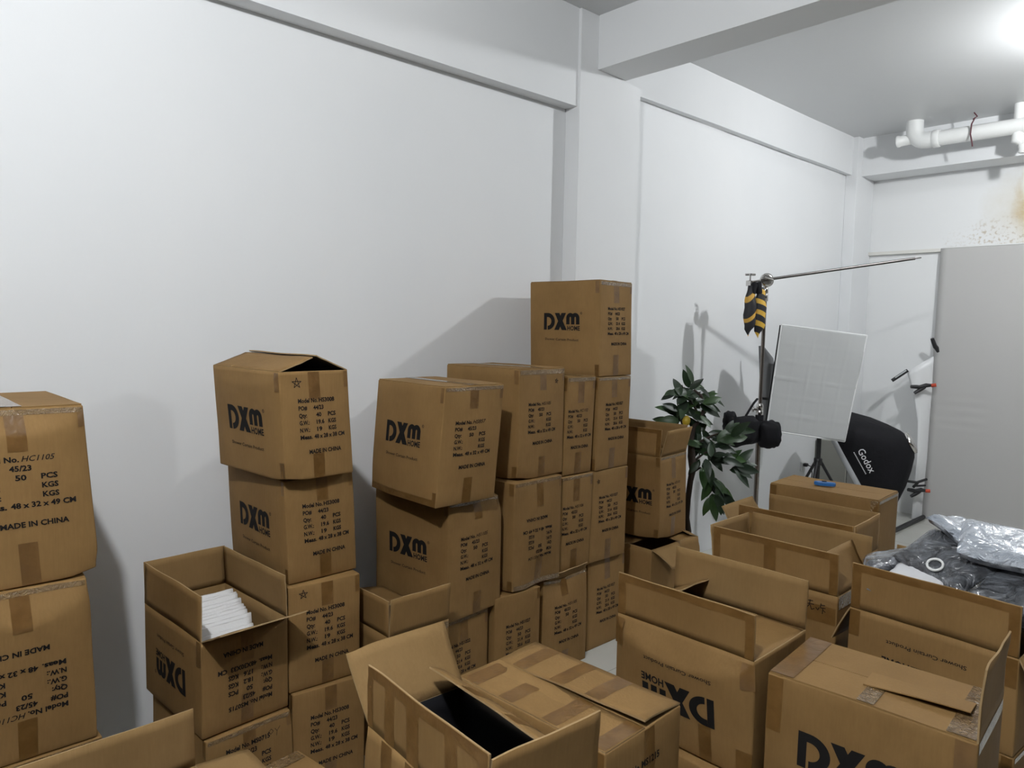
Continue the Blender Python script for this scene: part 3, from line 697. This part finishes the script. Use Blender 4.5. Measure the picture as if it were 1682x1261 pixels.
for b_ in branches: obj('branch', *tube([rel(px(u,v,PD+.03*(i%2))) for i,(u,v) in enumerate(b_)], [.010,.008,.006,.003], 6), BARK, plant, True)
obj('pot', *lathe((0,0,0),(0,0,1),[(.09,0),(.095,.01),(.12,.20),(.128,.205),(.128,.225),(.11,.225),(.105,.18)],24), mat('black_pot',(.02,.02,.02),.5), plant, True)
def leaf_mesh(name, ln, wd, bend):
    def f(u, v):
        s_ = (sin(pi*u**.85))**.8*wd*(1-.15*u); a = (v-.5)*2
        return Vector((ln*u, a*s_*.5, -bend*ln*u*u + .16*abs(a)*s_*.5))
    V, F = grid(f, 8, 4); me = bpy.data.meshes.new(name); me.from_pydata(V, [], F); me.materials.append(LEAF)
    for p in me.polygons: p.use_smooth = True
    return me
LM = [leaf_mesh('leaf_a',.145,.064,.25), leaf_mesh('leaf_b',.125,.056,.10), leaf_mesh('leaf_c',.155,.058,.40)]
R = random.Random(5)
clusters = [((1108,640),.10,8,None),((1128,632),.10,8,None),((1150,648),.10,8,(1,.1)),((1112,668),.09,6,None),((1140,665),.09,6,None),((1105,680),.07,4,(-1,0)),
            ((1150,705),.09,6,None),((1172,712),.09,6,(1,.2)),((1192,706),.06,6,(1,.5)),((1140,722),.08,5,None),((1165,735),.09,6,None),((1150,750),.07,5,(0,-1)),((1185,745),.08,6,(1,.1)),((1200,758),.06,6,(1,-.4)),((1165,775),.07,5,(.3,-1)),((1178,795),.06,6,(.6,-1)),((1165,800),.05,3,(-.2,-1))]
for (uv, sp, n, dr) in clusters:
    for k in range(n+2):
        p = rel(px(uv[0]+4, uv[1]+10, PD+R.uniform(-.08,.08))) + Vector((R.gauss(0,1),R.gauss(0,1),R.gauss(0,1)))*sp*.28
        a = R.uniform(0,2*pi)
        d = RGT*cos(a) + UPV*(.75*sin(a)+.05) + FWD*R.uniform(-.7,.5)
        if dr: d = d*.75 + RGT*dr[0]*1.1 + UPV*dr[1]*1.1
        d.normalize()
        up = Vector((0,0,1))*.6 - FWD*.9 + Vector((R.uniform(-.5,.5),R.uniform(-.5,.5),R.uniform(-.3,.3))); yv = up.cross(d).normalized(); zv = d.cross(yv)
        o = bpy.data.objects.new('leaf', R.choice(LM)); COL.objects.link(o); o.parent = plant
        s_ = R.uniform(.8,1.12); mt = Matrix((d*s_, yv*s_, zv*s_)).transposed().to_4x4(); mt.translation = p; o.matrix_local = mt
for (u, v, s_) in ((1126,692,.9),(1155,778,1.0),(1158,782,.0)):
    if s_: obj('lemon', *lathe(rel(px(u,v,PD-.05))+Vector((0,0,-.035*s_)),(.1,.1,1),[(.004,-.004),(.012*s_,.004),(.024*s_,.016),(.029*s_,.034),(.026*s_,.052),(.015*s_,.064),(.006,.07)],14), LEMON, plant, True)

# ------------------------------------------------------------------ C-stand with boom arm
SD = 5.2
sx, sy = .425, 4.885
st = thing('light_stand', 'chrome C-stand with a long boom arm standing beside the lemon tree', 'stand', (sx,sy,0))
def col(z0, z1, r, m=STEEL): return tube([(0,0,z0),(0,0,z1)], r, 14)
obj('lower_column', *col(.10,1.17,.0175), STEEL, st, True); obj('upper_column', *col(1.15,2.05,.0135), STEEL, st, True)
for k in range(3):
    a = rad(120*k); d = Vector((cos(a),sin(a),0)); zb = .12+.03*k
    obj('leg', *tube([Vector((0,0,zb)), d*.06+Vector((0,0,zb+.01)), d*.16+Vector((0,0,.05)), d*.42+Vector((0,0,.015)), d*.46+Vector((0,0,.011))], .011, 9), CHROME, st, True)
cl = obj('collar', *lathe((0,0,1.10),(0,0,1),[(.019,0),(.026,.004),(.026,.045),(.022,.05),(.026,.055),(.026,.085),(.020,.10)],18), CHROME, st, True)
kd = -RGT
obj('knob', *lathe(Vector((0,0,1.155)),kd,[(.008,.02),(.008,.045),(.020,.048),(.020,.056),(.012,.06)],12), CHROME, cl, True)
obj('upper_collar', *lathe((0,0,1.93),(0,0,1),[(.015,0),(.021,.004),(.021,.05),(.017,.055),(.021,.06),(.021,.09),(.015,.10)],18), CHROME, st, True)
hd = Vector((0,0,2.08))
g = obj('grip_head', *join([lathe(hd-FWD*.03,FWD,[(.034,0),(.047,.004),(.047,.022),(.034,.026)],22), lathe(hd+FWD*.0+RGT*.012,FWD,[(.034,0),(.047,.004),(.047,.022),(.034,.026)],22), lathe(hd-Vector((0,0,.06)),(0,0,1),[(.014,0),(.018,.01),(.018,.05)],14)]), CHROME, st, True)
obj('head_knob', *join([tube([hd-FWD*.03, hd-FWD*.07],.007,10), tube([hd-FWD*.07-RGT*.03+UPV*.01, hd-FWD*.07+RGT*.03-UPV*.01],[.007,.010][0],8)]), CHROME, g, True)
tip = px(1513,423,5.28) - Vector((sx,sy,0)); a0 = hd-FWD*.045; dirv = (tip-a0).normalized()
obj('boom_arm', *join([tube([a0-dirv*.05, tip-dirv*.05], .010, 12), tube([tip-dirv*.05, tip], .0045, 8)]), mat('satin_steel',(.13,.12,.115),.38,1.0), st, True)
# small second clamp on the left of the head
hk = px(1232,463,5.18)-Vector((sx,sy,0))
ck = obj('clamp', *join([bevbox(hk.x-.022,hk.x+.022,hk.y-.022,hk.y+.022,hk.z-.03,hk.z+.01,.004), tube([hk+Vector((0,0,.01)),hk+Vector((0,0,.05))],.006,8), tube([hk, a0],.008,8), lathe(hk+Vector((0,0,-.06)),(0,0,1),[(.012,0),(.016,.006),(.016,.02),(.012,.03)],12)]), CHROME, st, False)
obj('wing_knob', *join([tube([hk+Vector((0,0,.052))-RGT*.036, hk+Vector((0,0,.052))+RGT*.036],.008,8), lathe(hk+Vector((0,0,.045)),(0,0,1),[(.014,0),(.014,.014)],10)]), CHROME, ck, True)

# sandbags
def pillow(c, ax, ay, az, sz, seed, m, name, parent, n=18, pinch=0.0, pw=3.0):
    """cushion with half-sizes sz along axes; pinch narrows the top"""
    V, F = [], []
    for j in range(n+1):
        th = pi*j/n
        for i in range(n*2):
            ph = 2*pi*i/(n*2); x = cos(ph)*sin(th); y = sin(ph)*sin(th); z = cos(th)
            sg = lambda t, p: math.copysign(abs(t)**p, t)
            x, y, z = sg(x,2/pw), sg(y,1.0), sg(z,2/pw); k = 1-pinch*max(0,z)
            nn = 1+.16*noise.noise(Vector((x*2+seed,y*2,z*2)))
            V.append(Vector(c)+ax*(x*sz[0]*k*nn)+ay*(y*sz[1]*k*nn)+az*(z*sz[2]*nn))
    for j in range(n):
        for i in range(n*2):
            q = (i+1) % (n*2); F.append((j*n*2+i, (j+1)*n*2+i, (j+1)*n*2+q, j*n*2+q))
    return obj(name, V, F, m, parent, True)
O = Vector((sx,sy,0))
sb = thing('sandbag', 'black nylon saddle sandbag hanging on the C-stand column', 'sandbag', O+Vector((0,0,.84)))
z0 = .84
def S(p): return p-(O+Vector((0,0,z0)))
ry = (RGT+UPV*.10).normalized(); rz = ry.cross(FWD)
pillow(S(px(1217,708,5.12)), ry, FWD, UPV, (.125,.075,.10), 3, NYLON, 'bag_lobe', sb, pw=4)
pillow(S(px(1263,713,5.12)), RGT, FWD, UPV, (.078,.07,.095), 8, NYLON, 'bag_lobe', sb, pw=4)
pillow(S(px(1199,688,5.10)), RGT, FWD, UPV, (.045,.05,.055), 9, NYLON, 'bag_corner', sb, pw=3)
obj('strap', *tube([S(px(1225,683,5.08)), S(px(1238,662,5.1)), S(px(1244,655,5.14))], .008, 6), NYLON, sb, True)
obj('saddle', *lathe(Vector((0,0,.13)),(0,0,1),[(.026,0),(.03,.01),(.03,.14),(.024,.15)],14), NYLON, sb, True)
def stripeb(nt, b):
    L = nt.links.new; tc = nt.nodes.new('ShaderNodeTexCoord'); mp = nt.nodes.new('ShaderNodeMapping'); L(tc.outputs['Object'], mp.inputs[0])
    mp.inputs['Rotation'].default_value = (rad(28), 0, 0)
    wv = N(nt,'ShaderNodeTexWave',Scale=4.6,Distortion=1.0,Detail=1.0); wv.bands_direction = 'Z'; L(mp.outputs[0], wv.inputs[0])
    r = ramp(nt, wv.outputs[0], [(.56,(.012,.012,.016)),(.60,(.66,.40,.05))]); L(r.outputs[0], b.inputs['Base Color'])
STRIPE = mat('yellow_black_stripe', rough=.55, build=stripeb)
def narrowb(nt, b):
    L = nt.links.new; tc = nt.nodes.new('ShaderNodeTexCoord'); mp = nt.nodes.new('ShaderNodeMapping'); L(tc.outputs['Object'], mp.inputs[0])
    mp.inputs['Rotation'].default_value = (rad(-48), 0, 0)
    wv = N(nt,'ShaderNodeTexWave',Scale=3.2,Distortion=1.5,Detail=1.0); wv.bands_direction = 'Z'; L(mp.outputs[0], wv.inputs[0])
    r = ramp(nt, wv.outputs[0], [(.84,(.012,.012,.016)),(.88,(.60,.34,.05))]); L(r.outputs[0], b.inputs['Base Color'])
STRIPE2 = mat('narrow_yellow_stripe', rough=.55, build=narrowb)
sb2 = thing('sandbag', 'yellow and black striped sandbag hanging from the C-stand head', 'sandbag', O+Vector((0,0,1.66)))
z0 = 1.66
for (u, v, sd, dz) in ((1232,508,1,0),(1248,511,2,.02)):
    cc = S(px(u,v,5.10+dz))
    V, F = [], []; n = 14
    for j in range(15):
        t_ = j/14; z = .165-.345*t_; w1 = (.020+.032*sin(pi*min(1,t_*.85+.05)))*(1 if t_ < .86 else max(.06,(1-t_)/.14))
        for i in range(n):
            a = 2*pi*i/n; V.append(cc+RGT*(w1*cos(a)*.85+.004*sin(j*1.3))+FWD*(w1*sin(a)*.6)+Vector((0,0,z+.01*cos(a)*(t_))))
    for j in range(14):
        for i in range(n): q = (i+1) % n; F.append((j*n+i,(j+1)*n+i,(j+1)*n+q,j*n+q))
    F.append(tuple(range(n))); F.append(tuple(range(14*n+n-1,14*n-1,-1)))
    obj('bag_lobe', V, F, STRIPE2 if sd == 1 else STRIPE, sb2, True)
obj('strap', *tube([S(px(1236,482,5.09)),S(px(1240,466,5.08)),S(px(1246,464,5.1)),S(px(1247,482,5.1))], .022, 8), NYLON, sb2, True)

# ------------------------------------------------------------------ white-fronted softbox on its stand
FB = mat('white_diffuser_cloth', (.42,.43,.43), .75, build=lambda nt, b: bump(nt, b, N(nt,'ShaderNodeTexNoise',Scale=40.0,Detail=2.0).outputs[0], .15, .002))
SILV = mat('silver_trim', (.55,.57,.60), .35, .4)
q = [px(1284,533,5.36), px(1424,551,5.43), px(1387,725,5.38), px(1259,706,5.33)]
ctr = sum(q, Vector())/4; nrm = (q[1]-q[0]).cross(q[3]-q[0]).normalized()
if nrm.dot(FWD) > 0: nrm = -nrm
sfoot = Vector((px(1343,768,5.50).x, px(1343,768,5.50).y, 0))
sbx = thing('softbox', 'softbox with square white diffuser front tilted on a black stand', 'softbox', sfoot)
def creased(u, v, k):
    p = (q[0]*(1-u)+q[1]*u)*(1-v) + (q[3]*(1-u)+q[2]*u)*v - sfoot
    gx = min(abs(u-a) for a in (.2,.4,.6,.8)); gy = min(abs(v-a) for a in (.17,.34,.5,.67,.84))
    h = .003*max(0,1-gx/.02)*(.3+.7*noise.noise(Vector((u*3,v*3,1)))**2*4) + .0034*max(0,1-gy/.016)*(.3+.7*noise.noise(Vector((u*3,v*3,7)))**2*4) - .012*sin(pi*u)*sin(pi*v)
    h += .006*noise.noise(Vector((u*2.2-v*1.5,v*1.2,4)))
    return p + nrm*(h+.004*k)
V, F, ne = slab(creased, 60, 60); obj('diffuser', V, F, FB, sbx, True)
rimp = [p-sfoot for p in q]
obj('rim_piping', *join([tube([rimp[i], rimp[(i+1)%4]], .006, 6) for i in range(4)]), mat('white_piping',(.72,.73,.73),.5), sbx, True)
back = [p - nrm*.03 for p in rimp]; apex = ctr-sfoot-nrm*.34
for i in range(4):
    a, b_ = back[i], back[(i+1)%4]
    def f(u, v, k, a=a, b_=b_):
        e = a*(1-u)+b_*u; s_ = apex+(e-(ctr-sfoot)).normalized()*.07
        p = e*(1-v)+s_*v - nrm*(.07*sin(pi*v)); return p+nrm*(-.003*k)
    V, F, ne = slab(f, 8, 8); obj('side_panel', V, F, NYLON, sbx, True)
obj('lamp_head', *lathe(apex+nrm*.02, -nrm, [(.07,0),(.075,.02),(.06,.03),(.055,.14),(.03,.15)],18), BLACK, sbx, True)
obj('stand_pole', *join([tube([(0,0,.30),(0,0,.95)],.017,12), tube([(0,0,.93),(0,0,1.28)],.013,12), tube([(0,0,1.28), apex],.012,10)]), BLACK, sbx, True)
obj('stand_hub', *lathe((0,0,.72),(0,0,1),[(.02,0),(.03,.01),(.03,.05),(.02,.06)],14), BLACK, sbx, True)
for k in range(3):
    a = rad(40+120*k); d = Vector((cos(a),sin(a),0)); obj('stand_leg', *join([tube([d*.02+Vector((0,0,.75)), d*.46+Vector((0,0,.012))],.011,8), tube([Vector((0,0,.34)), d*.24+Vector((0,0,.38))],.007,6)]), BLACK, sbx, True)

# ------------------------------------------------------------------ grey reflector leaning behind the stand
rl = [(1246,568),(1247,600),(1248,640),(1249,680),(1250,715)]; rr = [(1254,568),(1270,588),(1277,625),(1279,680),(1279,715)]
def reflector(u, v, k):
    i = min(int(v*4), 3); t_ = v*4-i
    def cm(P): return (P[i][0]*(1-t_)+P[i+1][0]*t_, P[i][1]*(1-t_)+P[i+1][1]*t_)
    a, b_ = px(*cm(rl), 5.76), px(*cm(rr), 5.72); p = a*(1-u)+b_*u; p -= FWD*(.02*sin(pi*u)+.004*k); return p
V, F, ne = slab(reflector, 8, 20)
rf = thing('reflector', 'dark grey curved reflector panel clipped behind the C-stand column', 'reflector', tuple(px(1262,715,5.56)))
o0 = Vector(rf.location)
obj('panel', [v-o0 for v in V], F, mat('dark_grey_cloth',(.17,.175,.18),.7), rf, True)
obj('clip', *tube([px(1260,655,5.72)-o0, Vector((sx,sy,px(1250,655,5.2).z))-o0], .010, 8), BLACK, rf, True)

# ------------------------------------------------------------------ black softbox lying on its rim
ax_ = (RGT*.80+UPV*.44-FWD*.47).normalized(); tv = (RGT*.50-UPV*.86).normalized(); tv = (tv-ax_*tv.dot(ax_)).normalized(); dv = ax_.cross(tv).normalized()
gc = px(1404,762,6.05)
gb = thing('softbox', 'black fabric softbox with white brand lettering resting tilted behind the cartons', 'softbox', (gc.x, gc.y, 0))
g0 = Vector((gc.x,gc.y,0)); gcl = gc-g0
hw, hd_ = .43, .30
def sup(t):  # rounded rectangle rim
    c_, s_ = cos(t), sin(t); e = .42
    return tv*(hw*math.copysign(abs(c_)**e, c_)) + dv*(hd_*math.copysign(abs(s_)**e, s_))
V, F = [], []; n = 48; prof = [(1.0,0),(1.0,.032),(.985,.075),(.93,.16),(.80,.27),(.60,.36),(.38,.425),(.22,.45)]
for (k, h) in prof:
    for i in range(n):
        t_ = 2*pi*i/n; r0 = sup(t_); rc = tv*(.30*cos(t_))+dv*(.30*sin(t_)); mixk = max(0,(h-.1)/.35); V.append(gcl+ax_*h+(r0*(1-mixk)+rc*mixk)*k)
for j in range(len(prof)-1):
    for i in range(n): F.append((j*n+i,j*n+(i+1)%n,(j+1)*n+(i+1)%n,(j+1)*n+i))
F.append(tuple(range((len(prof)-1)*n,len(prof)*n)))
obj('fabric_shell', V, F, NYLON, gb, True)
V, F = [], []
for (k, h) in ((1.012,.005),(1.012,-.035),(.97,-.035),(.97,.005)):
    for i in range(n): V.append(gcl+ax_*h+sup(2*pi*i/n)*k)
for j in range(4):
    for i in range(n): F.append((j*n+i,((j+1)%4)*n+i,((j+1)%4)*n+(i+1)%n,j*n+(i+1)%n))
obj('silver_lip', V, F, SILV, gb, True)
obj('diffuser', [gcl-ax_*.012+sup(2*pi*i/n)*.97 for i in range(n)], [tuple(range(n))], FB, gb)
obj('speed_ring', *lathe(gcl+ax_*.43, ax_, [(.075,0),(.092,.01),(.092,.03),(.07,.04)],20), CHROME, gb, True)
# lettering on the panel that faces the room
sgn = -1 if dv.dot(FWD) > 0 else 1
def shell_pt(s_, h):     # s_ along tv (m), h along axis, on the camera-facing side
    k = 1-.30*max(0,(h-.07)/.25)**1.6
    return gcl+ax_*h+tv*s_+dv*(sgn*(hd_*k+.012))
tV, tF = text_at('Godox', -.19, .105, .051, .205, bold=.006)
V2, F2 = join([stroke([(-.19+.0125*k, .078), (-.19+.0125*k+.009, .078)], .0035) for k in range(16)])   # line of print too small to read
obj('lettering', *join([([shell_pt(a, b_) for a, b_ in tV], tF), ([shell_pt(a, b_) for a, b_ in V2], F2)]), mat('white_print',(.75,.76,.77),.6), gb)

# ------------------------------------------------------------------ far corner: backdrop board, white sheet, clamps, socket
GREYB = mat('pale_grey_board', (.50,.495,.485), .7, build=lambda nt, b: bump(nt, b, N(nt,'ShaderNodeTexNoise',Scale=6.0,Detail=4.0).outputs[0], .15, .01))
V, F, ne = slab(lambda u, v, k: Vector((.745+2.44*u, 7.415+.045*v-.0+.02*k+.0015*sin(v*180)*(abs(v-.40) < .07)*(u < .2)*(1-k), .0+2.505*v)), 40, 120)
bd = thing('backdrop_board', 'tall pale grey backdrop board leaning on the far wall', 'board', (.745,7.415,0))
bo = obj('panel', [v-Vector((.745,7.415,0)) for v in V], F, GREYB, bd, True)
obj('top_edge_strip', *boxm(0,2.44,.042,.068,2.503,2.512), PVC, bd)
WS = mat('white_glossy_sheet', (.80,.81,.82), .35)
lb = [(1490,611),(1499,640),(1507,690),(1506,750),(1501,800),(1496,868)]; rb = [(1534,585),(1531,640),(1527,690),(1523,750),(1518,800),(1513,860)]
def sheet(u, v, k):
    i = min(int(v*5), 4); t_ = v*5-i
    def cm(P): return (P[i][0]*(1-t_)+P[i+1][0]*t_, P[i][1]*(1-t_)+P[i+1][1]*t_)
    a = pxplane(*cm(lb), 1, 7.30); b_ = pxplane(*cm(rb), 1, 7.40); p = a*(1-u)+b_*u; p.y += -.05*sin(pi*u)*.6; p.z = max(p.z, .004); p.y -= .003*k; return p
V, F, ne = slab(sheet, 8, 20)
tag(obj('white_sheet', V, F, WS, None, True), 'curved white plastic sheet clamped to the edge of the grey backdrop board', 'sheet')
a, b_ = pxplane(1465,625,1,7.22), pxplane(1491,608,1,7.28)
rdm = thing('sheet_rod', 'short black rod with silver stripe at the curled corner of the white sheet', 'rod', a)
obj('rod', *tube([(0,0,0), b_-a], .016, 10), BLACK, rdm, True); obj('stripe', *tube([(b_-a)*.25+Vector((0,-.015,.004)), (b_-a)*.95+Vector((0,-.015,.004))], .006, 6), SILV, rdm, True)
ORANGE = mat('orange_rubber', (.55,.06,.02), .5)
def clamp(uv0, uv1, label, two=True, tipped=True, ya=7.18, yb=7.30):
    p0, p1 = pxplane(*uv0,1,ya), pxplane(*uv1,1,yb); d = p1-p0; L_ = d.length; e = d.normalized(); up = Vector((0,0,1))
    t = thing('spring_clamp', label, 'clamp', p0)
    obj('jaw', *join([tube([e*L_*.35, e*L_*.7+up*.012, e*L_*.97+up*.008],[.016,.020,.012],8)]), BLACK, t, True)
    obj('handle', *tube([Vector((0,0,.012)), e*L_*.25+up*.006, e*L_*.55-up*.004],[.016,.018,.018],8), BLACK, t, True)
    if two: obj('handle', *tube([e*L_*.18-up*.05, e*L_*.4-up*.028, e*L_*.65+up*.0],[.015,.018,.016],8), BLACK, t, True)
    if tipped: obj('jaw_tip', *tube([e*L_*.93+up*.006, e*(L_*.93+.05)+up*.008-Vector((0,.02,0))], .016, 8), ORANGE, t, True)
clamp((1496,637),(1532,634),'black spring clamp with orange tip halfway up the board edge')
clamp((1531,558),(1541,580),'slim black spring clamp at the tip of the white sheet',False,False,7.33,7.40)
clamp((1491,806),(1522,807),'black spring clamp with orange tip low on the board edge')
V, F = join([tube([pxplane(1490,790,1,7.20),pxplane(1506,792,1,7.20),pxplane(1522,787,1,7.30)],.012,8), tube([pxplane(1500,800,1,7.2),pxplane(1508,792,1,7.2)],.012,8), tube([pxplane(1500,798,1,7.2),pxplane(1520,797,1,7.3)],.009,8)])
tag(obj('spring_clamp', V, F, BLACK, None, True), 'all-black spring clamp just above the low orange-tipped clamp', 'clamp')
tag(obj('floor_rail', *tube([(.77,6.55,.022),(.77,7.38,.022)], .020, 8), BLACK, None), 'black metal rail lying on the floor at the foot of the board', 'rail')
GRB = mat('grey_laminate', (.30,.30,.27), .3)
gp = thing('grey_cabinet', 'low grey cabinet against the wall behind the stand legs', 'cabinet', (.16,6.86,0))
obj('body', *bevbox(-.15,.14,-.12,.22,0,.72,.006), GRB, gp); obj('door', *bevbox(.14,.152,-.11,.21,.02,.70,.003), mat('dark_grey_laminate',(.17,.17,.16),.3), gp)
so = thing('wall_socket', 'white wall socket with a black plug on the wall behind the softbox stand', 'socket', (0,6.509,.44))
obj('plate', *bevbox(0,.012,-.043,.043,0,.086,.004), PVC, so)
obj('plug', *join([bevbox(.012,.05,-.02,.02,.045,.075,.006), tube([(.05,0,.06),(.08,.01,.05),(.085,.02,-.02),(.06,.03,-.25),(.05,.03,-.42)],.005,6)]), BLACK, so)

# ------------------------------------------------------------------ drain pipe under the far ceiling
py_ = 6.93
pp = thing('drain_pipe', 'white plastic drain pipe with elbow under the ceiling at the far wall', 'pipe', (.645,py_,CZ))
zc = -.175
obj('pipe', *tube([(.12,0,zc),(5.2,.10,zc)], .062, 20), PVC, pp, True)
el = [Vector((.0,0,0))]+[Vector((.10-.10*cos(rad(a)),0,zc+.10-.10*sin(rad(a)))) for a in range(0,91,15)]+[Vector((.16,0,zc))]
obj('elbow', *tube(el, .068, 20), PVC, pp, True)
obj('cleanout', *lathe((-.02,0,zc+.03),(-1,0,-.05),[(.045,0),(.045,.10),(.05,.10),(.05,.115)],16), PVC, pp, True)
obj('socket_ring', *lathe((.15,0,zc),(1,.02,0),[(.068,0),(.074,.005),(.074,.05),(.068,.055)],22), PVC, pp, True)
obj('riser', *tube([(.765,.02,0),(.765,.02,zc)], .042, 16), PVC, pp, True)
tr = obj('trap', *join([tube([(.765,.02,zc-.04),(.76,.02,zc-.11),(.79,.02,zc-.13),(.86,.02,zc-.07)],[.045,.045,.04,.035],14), lathe((.80,.02,zc-.15),(0,0,-1),[(.034,0),(.034,.02),(.030,.025),(.030,.06),(.022,.065)],14)]), PVC, pp, True)
WIRE = mat('red_black_wire', (.09,.02,.03), .5)
hg = tag(obj('hanger_wire', *join([tube([(1.12+dx,py_-.066,CZ-.07),(1.10+dx,py_-.074,CZ-.12),(1.095+dx,py_-.072,CZ-.20),(1.11+dx,py_-.068,CZ-.27),(1.113+dx,py_-.066,CZ-.30)],.006,6) for dx in (0,)]+[tube([(1.10,py_-.03,CZ-.02),(1.13,py_-.05,CZ-.06),(1.10,py_-.055,CZ-.08)],.005,6)]), WIRE, None, True), 'twisted dark red wire tied round the drain pipe', 'wire')
